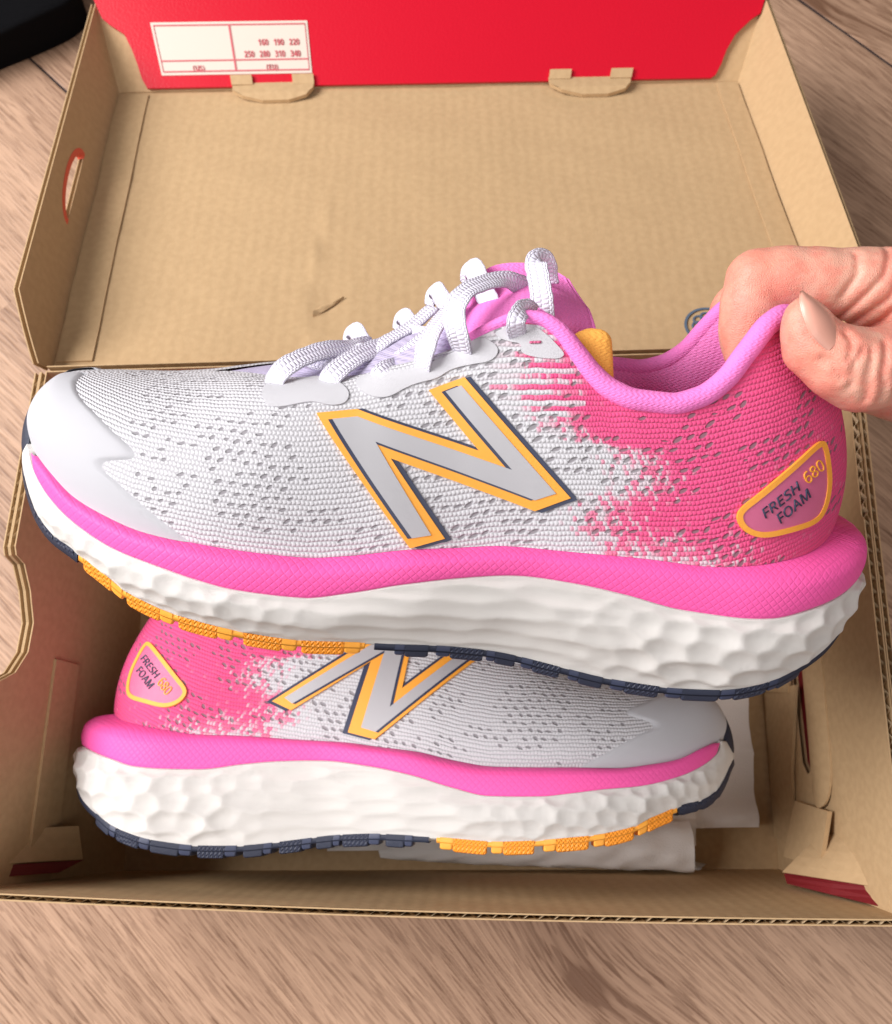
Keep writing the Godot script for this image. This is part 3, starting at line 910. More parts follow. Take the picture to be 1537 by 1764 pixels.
# soft hollows in a staggered, uneven honeycomb: 0 in the middle of one, 1 on the ridges
func scallop(u: float, v: float, sd: int) -> float:
	var near := 1e-9
	var vi := floori(v)
	for j in range(vi - 1, vi + 2):
		var uo := u - .5 * (j & 1)
		var ui := floori(uo)
		for i in range(ui - 1, ui + 2):
			var h := hash_[(i * 71 + j * 193 + sd * 37) & 4095]
			var g := hash_[(i * 29 + j * 411 + sd * 91 + 7) & 4095]
			var dx := uo - i - .5 - (h - .5) * .45
			var dy := v - j - .5 - (g - .5) * .35
			near += exp(-11.0 * (dx * dx + dy * dy))
	return clampf(-log(near) / 11.0 * 2.3 + .05, -.2, 1.1)

func tongue_at(c: Vector3, n: Vector3, f: Vector3, u: float) -> Vector3:
	var e := n if u > 0 else f
	var a := absf(u)
	return V3(lerpf(c.x, e.x, pow(a, 1.4)), lerpf(c.y, e.y, pow(a, 1.5)), lerpf(c.z, e.z, sin(a * PI / 2 * .9) / sin(PI / 2 * .9)))

func strip(x0: float, x1: float, depth: float, _k: int, side: float) -> ArrayMesh:
	var p := PackedVector3Array()
	var n := maxi(6, int((x1 - x0) / 1.5))
	for row in [[1.5, 1.0], [.2, .25], [-depth, -.1], [-depth - .2, 3.0], [-depth, 16.0]]:
		for i in n + 1:
			var q := edge(lerpf(x0, x1, float(i) / n))
			p.append(sided(V3(q.x, q.y + row[0], maxf(q.z - row[1] + .4, 0.0)), side))
	return grid(p, n + 1, 5, PackedVector2Array(), false, side > 0)

func edge(x: float) -> Vector3:
	var xi := clampf((x + 146.0) / 289.0, 0, 1)
	return V3(x, rd(lut_sole, x), 46.6 * wide(xi))

# one lug: a bevelled block under the sole's edge, following its curve
func lug(x0: float, x1: float, depth: float, side: float) -> ArrayMesh:
	var p := PackedVector3Array()
	var bevel := minf(.9, (x1 - x0) * .2)
	var xs := [x0 - .05, x0, x0 + bevel]
	var n := maxi(2, int((x1 - x0) / 3.0))
	for i in range(1, n): xs.append(lerpf(x0 + bevel, x1 - bevel, float(i) / n))
	xs.append_array([x1 - bevel, x1, x1 + .05])
	for row in [[.8, .2], [-.6, 0.0], [-depth + .5, .5], [-depth, 1.0], [-depth - .1, 7.0], [-depth + .1, 12.0], [.5, 13.0]]:
		for i in xs.size():
			var q := edge(clampf(xs[i], -145, 142))
			var shut := 0.0 if i == 0 or i == xs.size() - 1 else 1.0
			var tuck := 1.0 if i <= 1 or i >= xs.size() - 2 else 0.0
			var dy: float = row[0] if row[0] > -1 else row[0] * (1 - .12 * tuck)
			p.append(sided(V3(q.x + (2.0 if i == 0 else 0.0) * 0 , q.y + (dy if shut > 0 else .6), maxf(q.z - row[1] + .5 - (1 - shut) * 0.0, 0.0)), side))
	return grid(p, xs.size(), 7, PackedVector2Array(), false, side > 0)

func rounded(p: PackedVector2Array, times: int) -> PackedVector2Array:
	for k in times:
		var o := PackedVector2Array()
		for i in p.size():
			var a := p[i]
			var b := p[(i + 1) % p.size()]
			o.append(a.lerp(b, .25))
			o.append(a.lerp(b, .75))
		p = o
	return p

func turned(m: ArrayMesh) -> ArrayMesh:
	var a := m.surface_get_arrays(0)
	var nor: PackedVector3Array = a[Mesh.ARRAY_NORMAL]
	for i in nor.size(): nor[i] = -nor[i]
	var idx: PackedInt32Array = a[Mesh.ARRAY_INDEX]
	for i in range(0, idx.size(), 3):
		var k := idx[i]
		idx[i] = idx[i + 1]
		idx[i + 1] = k
	return from_arrays(a[Mesh.ARRAY_VERTEX], nor, a[Mesh.ARRAY_TEX_UV] if a[Mesh.ARRAY_TEX_UV] != null else PackedVector2Array(), idx)

# the other shoe of the pair: every part with x turned round
func mirrored(o: Node3D) -> Node3D:
	var c: Node3D
	if o is MeshInstance3D:
		c = MeshInstance3D.new()
		var a: Array = o.mesh.surface_get_arrays(0)
		var ver: PackedVector3Array = a[Mesh.ARRAY_VERTEX]
		var nor: PackedVector3Array = a[Mesh.ARRAY_NORMAL]
		var idx: PackedInt32Array = a[Mesh.ARRAY_INDEX]
		for i in ver.size():
			ver[i].x = -ver[i].x
			nor[i].x = -nor[i].x
		for i in range(0, idx.size(), 3):
			var k := idx[i]
			idx[i] = idx[i + 1]
			idx[i + 1] = k
		c.mesh = from_arrays(ver, nor, a[Mesh.ARRAY_TEX_UV] if a[Mesh.ARRAY_TEX_UV] != null else PackedVector2Array(), idx)
		c.material_override = o.get_active_material(0)
	else:
		c = Node3D.new()
	c.name = o.name
	for k in o.get_children(): c.add_child(mirrored(k), true)
	return c

# ---- the letter on the side, in layers; it reads the right way round on both shoes
func logo(shoe: Node3D, way: float):
	var o := node("logo", shoe)
	var outer := PackedVector2Array(LOGO_OUT)
	var inner := PackedVector2Array(LOGO_IN)
	if way < 0:
		for poly in [LOGO_OUT, LOGO_IN]:
			for i in poly.size(): poly[i] += V2(19, .8)
		outer = PackedVector2Array(LOGO_OUT)
		var e1: Vector2 = outer[0] - outer[9]
		var e2: Vector2 = outer[4] - outer[0]
		var mid: Vector2 = (outer[9] + outer[5]) * .5
		var det := e1.cross(e2)
		var both := [outer, inner]
		for k in 2:
			for i in both[k].size():
				var d: Vector2 = LOGO_OUT[i] - mid if k == 0 else LOGO_IN[i] - mid
				both[k][i] = mid + e1 * (d.cross(e2) / det) - e2 * (e1.cross(d) / det)
		outer = both[0]
		inner = both[1]
	var lean := 0.0 if way > 0 else .5
	var f := func(q0: Vector2, off: float) -> Vector3:
		var q := V2(q0.x - lean * (q0.y - 4.0), q0.y)
		var r := lift(V2(q.x, maxf(q.y, rd(lut_rim, q.x) + .2)), off)
		return V3(r.x * way, r.y, r.z)
	var shift := V2(2.1, -.35)
	var sh2 := V2(-1.2, -.25)
	var dark := PackedVector2Array()
	for q in outer: dark.append(q + shift)
	var dark2 := PackedVector2Array()
	for q in outer: dark2.append(q + V2(1.6, .42))
	var line := PackedVector2Array()
	for q in inner: line.append(q + sh2)
	for l in [["dark_edge", dark, .45, M.navy_side], ["dark_edge", dark2, .42, M.navy_side], ["border", outer, .8, M.orange], ["inner_line", line, .95, M.navy_side], ["letter_face", inner, 1.05, M.grey_film]]:
		var m := plate(l[1], [], 3.0, f, l[2], -.3, .001, true, 1.0)
		put(l[0], m if way > 0 else turned(m), l[3], o)

func badge(shoe: Node3D, way: float):
	var o := node("heel_badge", shoe)
	var outer := rounded(PackedVector2Array(BADGE), 2)
	var inner: PackedVector2Array = Geometry2D.offset_polygon(outer, -1.7)[0]
	var f := func(q: Vector2, off: float) -> Vector3:
		var r := lift(q, off)
		return V3(r.x * way, r.y, r.z)
	var m1 := plate(outer, [inner.duplicate()], 1.6, f, 1.0, -.2, .001, true, .8)
	put("rim", m1 if way > 0 else turned(m1), M.orange, o)
	var m2 := plate(inner, [], 1.6, f, .7, -.2, .001, true, .8)
	put("face", m2 if way > 0 else turned(m2), M.badge_film, o)
	var words := node("lettering", o)
	for w in [["FRESH", TXT_1, M.navy_side], ["FOAM", TXT_2, M.navy_side], ["680", TXT_3, M.orange]]:
		var t := TextMesh.new()
		t.text = w[0]
		var font := SystemFont.new()
		font.font_names = PackedStringArray(["Droid Sans"])
		t.font = font
		t.font_size = 64
		t.pixel_size = .01
		t.depth = .05
		t.curve_step = 4.0
		t.horizontal_alignment = HORIZONTAL_ALIGNMENT_LEFT
		var a: Array = t.get_mesh_arrays()
		var ver: PackedVector3Array = a[Mesh.ARRAY_VERTEX]
		if ver.is_empty(): continue
		var bx := AABB(ver[0], Vector3.ZERO)
		for v in ver: bx = bx.expand(v)
		var e1: Vector2 = w[1][1] - w[1][0]
		var e2: Vector2 = w[1][2] - w[1][0]
		for i in ver.size():
			var q := (ver[i] - bx.position) / bx.size
			var at: Vector2 = w[1][0] + e1 * q.x + e2 * q.y
			if way < 0:
				var ax := V2(.75, .66).normalized()
				at -= ax * 2.0 * (at - V2(105.5, 28.0)).dot(ax)
			ver[i] = f.call(at, .75 + (.35 if q.z > .5 else -.2)) * .001
		var st := SurfaceTool.new()
		var raw := []
		raw.resize(Mesh.ARRAY_MAX)
		raw[Mesh.ARRAY_VERTEX] = ver
		var idx: PackedInt32Array = a[Mesh.ARRAY_INDEX] if a[Mesh.ARRAY_INDEX] != null else PackedInt32Array(range(ver.size()))
		raw[Mesh.ARRAY_INDEX] = idx
		var am := ArrayMesh.new()
		am.add_surface_from_arrays(Mesh.PRIMITIVE_TRIANGLES, raw)
		st.create_from(am, 0)
		st.deindex()
		st.set_smooth_group(-1)
		st.generate_normals()
		put("word", st.commit(), w[2], words)

# ------------------------------------------------------------------ floor
func build_floor():
	var floor_ := node("floor", self)
	floor_.set_meta("kind", "structure")
	floor_.set_meta("label", "brown wood-grain laminate floor under the shoe box")
	# planks run at 45 degrees to the box; the wide gap between two of them shows at the top right
	var dir := V3(.7071, 0, .7071)
	var across := V3(.7071, 0, -.7071)
	var wide_ := .38
	for k in range(-3, 4):
		var c0 := .662 * .7071 + k * wide_
		var m: StandardMaterial3D = M.wood.duplicate()
		m.uv1_offset = V3(.37 * k + .11, .23 * k, 0)
		m.uv1_scale = V3(1.0, 1.0, 1)
		var f := func(q: Vector2, off: float) -> Vector3:
			var e := minf(minf(q.x, wide_ - q.x), .003) / .003
			return across * (c0 + q.x) + dir * q.y + V3(0, off - (.0015 * (1 - e) * (1 - e) if off > -.001 else 0.0), 0)
		var st := PackedVector3Array()
		var uv := PackedVector2Array()
		var xs := [.0007, .0010, .0015, .003, wide_ * .5, wide_ - .003, wide_ - .0015, wide_ - .0010, wide_ - .0007]
		for j in 25:
			for x in xs:
				st.append(f.call(V2(x, -1.5 + j * .125), 0.0))
				uv.append(V2(x / .30, (-1.5 + j * .125) / .62))
		put("floor_plank", grid(st, xs.size(), 25, uv, false, false, 1.0), m, floor_)
	var sub := PackedVector3Array()
	for z in [-2.0, 2.0]:
		for x in [-2.0, 2.0]: sub.append(V3(x, -.004, z))
	put("underlay", grid(sub, 2, 2, PackedVector2Array(), false, true, 1.0), M.navy, floor_)

# ------------------------------------------------------------------ shoe box
func quad_map(a: Vector3, b: Vector3, c: Vector3, d: Vector3, bow := 0.0) -> Callable:   # a bottom start, b bottom end, c top end, d top start; point in 0..1
	return func(q: Vector2, off: float) -> Vector3:
		var p := a.lerp(b, q.x).lerp(d.lerp(c, q.x), q.y)
		var n := (b - a).cross(d - a).normalized()
		return p + n * (off + bow * sin(PI * q.x) * q.y)

func rect(x0: float, y0: float, x1: float, y1: float) -> PackedVector2Array:
	return PackedVector2Array([V2(x0, y0), V2(x1, y0), V2(x1, y1), V2(x0, y1)])

# corrugated card: two liners and, along the open top edge, the wavy sheet between them
func card(called: String, f: Callable, poly: PackedVector2Array, holes: Array, parent: Node, thick := .0026, flutes := 0, cell := .25, dir_ := 1.0) -> Node3D:
	var o := node(called, parent)
	put("inner_liner", plate(poly.duplicate(), holes.duplicate(true), cell, f, .0003, -.00025, 1.0, false, .05), M.card, o)
	put("outer_liner", plate(poly.duplicate(), holes.duplicate(true), cell, f, -thick + .00025, -thick - .0003, 1.0, false, .05), M.card, o)
	if flutes:
		var p := PackedVector3Array()
		var n := flutes * 10
		for j in 2:
			for i in n + 1:
				var u := lerpf(.002, .998, float(i) / n)
				var top := 1.0
				var on: Vector3 = f.call(V2(u, top), -thick * .5 + (thick * .5 - .00028) * sin(TAU * float(i) / 10))
				var down: Vector3 = (f.call(V2(u, .9), 0.0) - f.call(V2(u, 1.0), 0.0)).normalized()
				p.append(on + down * (.0002 + .0001 * n_small.get_noise_1d(i * .7) + j * .012))
		put("flute", grid(p, n + 1, 2, PackedVector2Array(), false, false, 1.0), M.card_pale, o)
	return o

func build_box():
	var box := node("shoe_box", self)
	tag(box, "open brown cardboard shoe box with its red-flapped lid folded back", "shoe box")
	var H := .1244
	var B := .0035
	var fl := V3(-.186, H, .0985)
	var fr := V3(.1705, H, .1128)
	var bl := V3(-.172, H, -.113)
	var br := V3(.177, H, -.1171)
	var ifl := V3(-.1645, B, .106)
	var ifr := V3(.1650, B, .1095)
	var ibl := V3(-.166, B, -.108)
	var ibr := V3(.171, B, -.109)
	var base := rect(0, 0, 1, 1)
	put("bottom", plate(base.duplicate(), [], .25, quad_map(ifl, ifr, ibr, ibl), 0.0, -.0028, 1.0, false), M.card, box)
	card("front_wall", quad_map(ifr, ifl, fl, fr, -.002), base, [], box, .0020, 62)
	card("rear_wall", quad_map(ibl, ibr, br, bl), base, [], box, .0024, 0)
	# right wall: inner layer with a slot cut in it, outer layer behind a gap
	var right := quad_map(ibr, ifr, fr, br)   # u 0 rear, 1 front
	var slot := PackedVector2Array([V2(.34, .27), V2(.76, .32), V2(.785, .36), V2(.775, .41), V2(.34, .40)])
	card("right_wall", right, PackedVector2Array([V2(0, 0), V2(1, 0), V2(1, 1), V2(.335, 1), V2(.325, .985), V2(.3, .985), V2(0, .99)]), [slot], box, .0024, 40, .12)
	card("right_wall_outer", func(q, off): return right.call(q, off - .0033), base, [], box, .0022, 40)
	put("slot_backing", plate(rect(.3, .28, .82, .47), [], .2, right, -.0026, -.0031, 1.0, false), M.card_dark_red, box)
	var lip := PackedVector2Array([V2(.34, .41), V2(.74, .43), V2(.79, .39), V2(.83, .42), V2(.85, .48), V2(.84, .54), V2(.80, .575), V2(.72, .585), V2(.34, .58)])
	put("slot_lip", plate(rounded(lip, 2), [], .05, func(q, off): return right.call(q, off + .0026 * sin(PI * clampf((q.y - .40) / .19, 0, 1))), .0006, -.0004, 1.0, true, .02), M.card, box)
	put("inner_flap", plate(PackedVector2Array([V2(.30, .015), V2(.60, .015), V2(.615, .30), V2(.30, .33)]), [], .1, right, .0032, .0012, 1.0, false), M.card, box)
	put("inner_flap", plate(PackedVector2Array([V2(.60, .02), V2(.93, .015), V2(.93, .22), V2(.78, .25), V2(.60, .36)]), [], .1, right, .0022, .0008, 1.0, false), M.card, box)
	put("lock_tab", plate(PackedVector2Array([V2(.84, .28), V2(.955, .24), V2(.955, .56), V2(.85, .58)]), [], .1, func(q, off): return right.call(q, off + .010 * (q.x - .84) * 8 * .6), .0034, .0014, 1.0, false), M.card, box)
	# left wall with the hand hole, in two layers
	var left := quad_map(ifl, ibl, bl, fl)   # u 0 front, 1 rear
	var notch := PackedVector2Array([V2(0, 0), V2(1, 0), V2(1, 1), V2(.63, 1), V2(.615, .985), V2(.605, .93), V2(.56, .87), V2(.50, .82), V2(.44, .825), V2(.395, .88), V2(.375, .95), V2(.36, .99), V2(.345, 1), V2(0, 1)])
	card("left_wall", left, notch, [], box, .0024, 0, .12)
	card("left_wall_outer", func(q, off): return left.call(q, off - .0031), notch, [], box, .0022, 0, .12)
	# corrugated rims of the left wall on both sides of the hole
	for span in [V2(.005, .343), V2(.632, .995)]:
		for gap in [0.0, -.0031]:
			var p := PackedVector3Array()
			var n := int((span.y - span.x) * 380)
			for j in 2:
				for i in n + 1:
					p.append(left.call(V2(lerpf(span.x, span.y, float(i) / n), .9985 - j * .09), gap - .0012 + .00095 * sin(i * TAU / 10)))
			put("rim_flute", grid(p, n + 1, 2, PackedVector2Array(), false, false, 1.0), M.card_pale, box)
	put("fold_strip", plate(rect(.02, .50, .44, .66), [], .1, left, .0016, .0003, 1.0, false), M.card, box)
	# tucked corner flaps at the front
	flap(box, V3(.148, .060, .1043), V3(.1753, .105, .1056), V3(.1781, .100, .0856), V3(.1665, .060, .0888))
	put("printed_flap", plate(base.duplicate(), [], .5, quad_map(V3(.1488, .058, .1046), V3(.1745, .103, .1060), V3(.1690, .103, .1112), V3(.1500, .057, .1088)), .0008, 0.0, 1.0, false), M.card_dark_red, box)
	flap(box, V3(-.1641, .060, .0942), V3(-.1850, .102, .0915), V3(-.1860, .088, .079), V3(-.1665, .062, .080))
	put("printed_flap", plate(base.duplicate(), [], .5, quad_map(V3(-.1640, .058, .0946), V3(-.1850, .101, .0920), V3(-.1845, .101, .0965), V3(-.170, .070, .0985)), .0008, 0.0, 1.0, false), M.card_dark_red, box)
	put("lock_tab", plate(base.duplicate(), [], .5, quad_map(V3(-.1775, .055, .092), V3(-.176, .055, .078), V3(-.1825, .088, .077), V3(-.184, .090, .0915)), .0016, 0.0, 1.0, false), M.card, box)
	# ------------- lid
	var lid := node("lid", box)
	var hl := V3(-.1752, .1128, -.1191)
	var hr := V3(.1786, .1117, -.1231)
	var dl := V3(-.1797, .0595, -.3117)
	var dr := V3(.1688, .0598, -.3106)
	var panel := quad_map(hl, hr, dr, dl)
	var pf := func(q: Vector2, off: float) -> Vector3:
		var r: Vector3 = panel.call(q, off)
		var ridge := exp(-pow((q.x - .333 + .01 * sin(q.y * 9)) / .006, 2)) * smoothstep(.62, .45, q.y) * .0004
		var dent := -.0007 * exp(-pow((q.x - .352) / .02, 2) - pow((q.y - .18) / .10, 2))
		return r + V3(0, ridge + dent + .0008 * n_soft.get_noise_2d(q.x * 3, q.y * 3), 0)
	put("lid_panel", plate(base.duplicate(), [], .0125, pf, 0.0, -.0025, 1.0, true), M.card, lid)
	put("side_strip", plate(rect(.004, .02, .05, .985), [], .1, pf, .0009, .0001, 1.0, false), M.card, lid)
	put("side_strip", plate(rect(.962, .05, .996, .985), [], .1, pf, .0012, .0003, 1.0, false), M.card, lid)
	# small torn fold in the panel
	var tear := PackedVector3Array()
	for r in [[V2(.331, .135), V2(.333, .155)], [V2(.343, .150), V2(.342, .172)], [V2(.356, .168), V2(.355, .180)], [V2(.372, .195), V2(.371, .196)]]:
		tear.append(panel.call(r[0], .0004))
		tear.append(panel.call(r[0].lerp(r[1], .5), (.0026 if r[0].x < .34 else .0014)))
		tear.append(panel.call(r[1], .0006))
	put("torn_fold", grid(tear, 3, 4, PackedVector2Array(), false, true, 1.0), M.card, lid)
	# side walls
	var rl := V3(-.1916, .0734, -.3599)
	var rr := V3(.1833, .0749, -.3540)
	var lw := quad_map(hl, dl, rl, V3(-.1812, .1450, -.1154))
	var oval := PackedVector2Array()
	for i in 25:
		var a := PI * i / 24.0
		oval.append(V2(.50 + .105 * cos(a), .42 + .24 * sin(a)))
	card("lid_side_wall", lw, PackedVector2Array([V2(0, 0), V2(1, 0), V2(1, 1), V2(.13, 1), V2(.0, .30)]), [oval], lid, .0024, 0, .1)
	var ring := PackedVector2Array()
	for i in 25:
		var a := PI * i / 24.0
		ring.append(V2(.50 + .116 * cos(a), .42 + .30 * sin(a)))
	for i in 25:
		var a := PI * (24 - i) / 24.0
		ring.append(V2(.50 + .102 * cos(a), .42 + .225 * sin(a)))
	put("hole_edge", plate(ring, [], .05, lw, .0006, -.0028, 1.0, false), M.hole_red, lid)
	card("lid_side_wall", quad_map(dr, hr, V3(.1890, .1370, -.1260), rr), PackedVector2Array([V2(0, 0), V2(1, 0), V2(1, .3), V2(.87, 1), V2(0, 1)]), [], lid, .0024, 0, .1)
	var far := quad_map(dl, dr, rr, rl)
	card("lid_end_wall", far, base, [], lid, .0024, 0, .1)
	var red := PackedVector2Array([V2(.05, .015), V2(.953, .015), V2(.959, .05), V2(.963, .18), V2(.965, .34), V2(.972, .52), V2(.99, .70), V2(1.0, .76), V2(1, 1.03), V2(0, 1.03), V2(.006, .80), V2(.016, .72), V2(.034, .62), V2(.040, .45), V2(.043, .30), V2(.045, .12)])
	put("red_flap", plate(red, [], .05, far, .0032, .0014, 1.0, false), M.card_red, lid)
	var label := node("size_label", lid)
	put("label_sheet", plate(rect(.078, .15, .317, .74), [], .1, far, .0036, .0033, 1.0, false), M.label_paper, label)
	for l in [rect(.0815, .19, .0825, .70), rect(.3125, .19, .3135, .70), rect(.0815, .695, .3135, .71), rect(.0815, .18, .3135, .195), rect(.0815, .30, .3135, .315), rect(.196, .18, .199, .71)]:
		put("ruled_line", plate(l, [], .3, far, .0039, .0036, 1.0, false), M.label_ink, label)
	for t in [["160", .246, .50], ["190", .270, .50], ["220", .294, .50], ["250", .222, .37], ["280", .246, .37], ["310", .270, .37], ["340", .294, .37], ["(US)", .139, .215], ["(EU)", .255, .215]]:
		put("printed_number", words_on(t[0], far, t[1], t[2], (.0155 if t[2] > .3 else .018), .07, .0040), M.label_ink, label)
	# slots and tabs that lock the red flap
	for k in 2:
		var u0: float = [.187, .694][k]
		var u1: float = [.319, .825][k]
		var tab := PackedVector2Array([V2(u0, 1.0), V2(u0 + .001, .972), V2(u0 + .018, .952), V2(u0 + .05, .938), V2(u1 - .04, .938), V2(u1 - .012, .952), V2(u1 - .002, .975), V2(u1, 1.0)])
		put("lock_tab", plate(tab, [], .03, func(q, off): return pf.call(q, off + .0022 * smoothstep(.935, .965, q.y)), .0022, .0002, 1.0, false), M.card, lid)
		for e in [V2(u0, u0 + .034), V2(u1 - .034, u1)]:
			put("tab_ear", plate(rect(e.x, .02, e.y, .13), [], .1, far, .0050, .0030, 1.0, false), M.card, lid)
	# blue stamp near the hinge
	var stamp := node("stamp", lid)
	var cen := V2(.848, .075)
	var sx := .0115 / .352
	var sy := .0115 / .195
	var circle := func(r: float) -> PackedVector2Array:
		var o := PackedVector2Array()
		for i in 40: o.append(cen + V2(cos(TAU * i / 40) * sx, sin(TAU * i / 40) * sy) * r)
		return o
	put("ring", plate(circle.call(1.0), [circle.call(.90)], .006, pf, .0006, .0002, 1.0, false), M.stamp_ink, stamp)
	for c in [V2(-.35, .35), V2(-.05, .5), V2(-.45, .05)]:
		var o := PackedVector2Array()
		var inn := PackedVector2Array()
		for i in 20:
			o.append(cen + V2(c.x * sx, c.y * sy) + V2(cos(TAU * i / 20) * sx, sin(TAU * i / 20) * sy) * .26)
			inn.append(cen + V2(c.x * sx, c.y * sy) + V2(cos(TAU * i / 20) * sx, sin(TAU * i / 20) * sy) * .19)
		put("loop", plate(o, [inn], .006, pf, .0006, .0002, 1.0, false), M.stamp_ink, stamp)
	put("bar", plate(PackedVector2Array([cen + V2(-.6 * sx, -.66 * sy), cen + V2(-.5 * sx, -.76 * sy), cen + V2(.72 * sx, .58 * sy), cen + V2(.62 * sx, .68 * sy)]), [], .02, pf, .0006, .0002, 1.0, false), M.stamp_ink, stamp)

func words_on(text: String, f: Callable, cu: float, cv: float, w: float, h: float, off: float) -> ArrayMesh:
	var t := TextMesh.new()
	t.text = text
	var font := SystemFont.new()
	font.font_names = PackedStringArray(["Droid Sans"])
	font.font_weight = 700
	t.font = font
	t.font_size = 32
	t.pixel_size = .01
	t.depth = .02
	t.curve_step = 6.0
	var a: Array = t.get_mesh_arrays()
	var ver: PackedVector3Array = a[Mesh.ARRAY_VERTEX]
	var bx := AABB(ver[0], Vector3.ZERO)
	for v in ver: bx = bx.expand(v)
	for i in ver.size():
		var q := (ver[i] - bx.position) / bx.size
		ver[i] = f.call(V2(cu + (q.x - .5) * w, cv + (q.y - .5) * h), off - (0.0 if q.z > .5 else .0003))
	var raw := []
	raw.resize(Mesh.ARRAY_MAX)
	raw[Mesh.ARRAY_VERTEX] = ver
	raw[Mesh.ARRAY_INDEX] = a[Mesh.ARRAY_INDEX] if a[Mesh.ARRAY_INDEX] != null else PackedInt32Array(range(ver.size()))
	var am := ArrayMesh.new()
	am.add_surface_from_arrays(Mesh.PRIMITIVE_TRIANGLES, raw)
	var st := SurfaceTool.new()
	st.create_from(am, 0)
	st.deindex()
	st.set_smooth_group(-1)
	st.generate_normals()
	return st.commit()

# a folded-in flap at a front corner: brown above, red print below, its corrugated edge towards the room
func flap(box: Node, a: Vector3, b: Vector3, c: Vector3, d: Vector3):
	var f := quad_map(a, b, c, d)
	var o := node("corner_flap", box)
	var up := f.call(V2(.5, .5), .001) - f.call(V2(.5, .5), 0.0) as Vector3
	var s := 1.0 if up.y > 0 else -1.0
	put("top_liner", plate(rect(0, 0, 1, 1), [], .2, f, .0012 * s, .0008 * s, 1.0, false), M.card, o)
	put("printed_liner", plate(rect(0, 0, 1, 1), [], .2, f, -.0008 * s, -.0012 * s, 1.0, false), M.card_dark_red, o)
	var p := PackedVector3Array()
	for j in 2:
		for i in 91: p.append(f.call(V2(i / 90.0, .995 - j * .5), .0008 * sin(i * TAU / 10)))
	put("flute", grid(p, 91, 2, PackedVector2Array(), false, false, 1.0), M.card_pale, o)

func build_bag():
	# a corner of a black cloth bag lying on the floor behind the box
	var p := PackedVector3Array()
	var n := 96
	for j in 20:
		var v := j / 19.0
		for i in n:
			var a := TAU * i / n
			var e := V2(signf(cos(a)) * pow(absf(cos(a)), .13), signf(sin(a)) * pow(absf(sin(a)), .13))
			var q := e * (1 - .5 * pow(maxf(v - .55, 0) / .45, 2.5)) * V2(.2, .12) * (1 - .03 * (1 - v))
			var h := .03 * sin(minf(v * 1.1, 1) * PI / 2)
			var e1 := V3(-.903, 0, .43)
			var e2 := V3(-.43, 0, -.903)
			p.append(V3(-.216, 0, -.409) + e1 * (.2 + q.x) + e2 * (.12 + q.y) + V3(0, h + .0008 + .004 * n_soft.get_noise_2d(q.x * 12, q.y * 12) * v, 0))
	for i in n: p.append(V3(-.216, .031, -.409) + V3(-.903, 0, .43) * .2 + V3(-.43, 0, -.903) * .12)
	var o := put("cloth_bag", grid(p, n, 21, PackedVector2Array(), true, true, 1.0), M.black_cloth, self)
	tag(o, "black cloth bag on the floor behind the left corner of the lid", "bag")

func sheet(called: String, corners: Array, nu: int, nv: int, amp: float, freq: float, sd: float, lift_: Callable, label: String):
	var f := quad_map(corners[0], corners[1], corners[2], corners[3])
	var p := PackedVector3Array()
	for j in nv:
		for i in nu:
			var q := V2(float(i) / (nu - 1), float(j) / (nv - 1))
			var r: Vector3 = f.call(q, 0.0)
			var ridge := 1 - 2 * absf(n_small.get_noise_2d(q.x * freq + sd, q.y * freq - sd))
			r.y += amp * (ridge - .5) + amp * .6 * n_soft.get_noise_2d(q.x * freq * 2 + sd, q.y * freq * 2) + lift_.call(q)
			r.x += amp * .25 * n_small.get_noise_2d(q.y * freq * 1.5, sd)
			r.y = maxf(r.y, .0045)
			p.append(r)
	var o := put(called, grid(p, nu, nv, PackedVector2Array(), false, true, 1.0), M.tissue, self)
	tag(o, label, "tissue paper", "tissue paper in the shoe box")

func build_tissue():
	sheet("tissue_paper", [V3(-.12, .012, -.02), V3(.155, .014, -.02), V3(.1535, .014, .0885), V3(-.12, .012, .0885)], 90, 50, .0028, 3.0, 3.0, func(_q): return 0.0, "flat crumpled tissue paper sheet under the toe of the lying shoe")
	sheet("tissue_paper", [V3(-.06, .018, .02), V3(.124, .018, .02), V3(.1215, .017, .0965), V3(-.06, .015, .0965)], 80, 40, .0016, 2.6, 11.0, func(_q): return .001, "upper sheet of tissue paper with a straight cut edge under the toe")
	# the rolled edge along the front
	var p := PackedVector3Array()
	var nu := 60
	for j in 26:
		var a := lerpf(-.9, 3.9, j / 25.0)
		for i in nu:
			var u := i / (nu - 1.0)
			var r := lerpf(.0025, .0135, pow(u, .8)) * (1 + .06 * n_small.get_noise_2d(u * 9, a))
			var c := V3(lerpf(-.035, .117, u) + .0006 * a, .0045 + r * .95, lerpf(.0985, .0945, u))
			p.append(c + V3(0, cos(a) * r, sin(a) * r))
	var o := put("tissue_roll", grid(p, nu, 26, PackedVector2Array(), false, false, 1.0), M.tissue, self)
	tag(o, "rolled edge of tissue paper along the front wall of the box", "tissue paper", "tissue paper in the shoe box")
	sheet("tissue_paper", [V3(.09, .006, .099), V3(.1285, .006, .106), V3(.122, .005, .111), V3(.09, .005, .111)], 20, 10, .001, 3.0, 21.0, func(_q): return 0.0, "small tissue paper corner sticking out from the roll at the front")

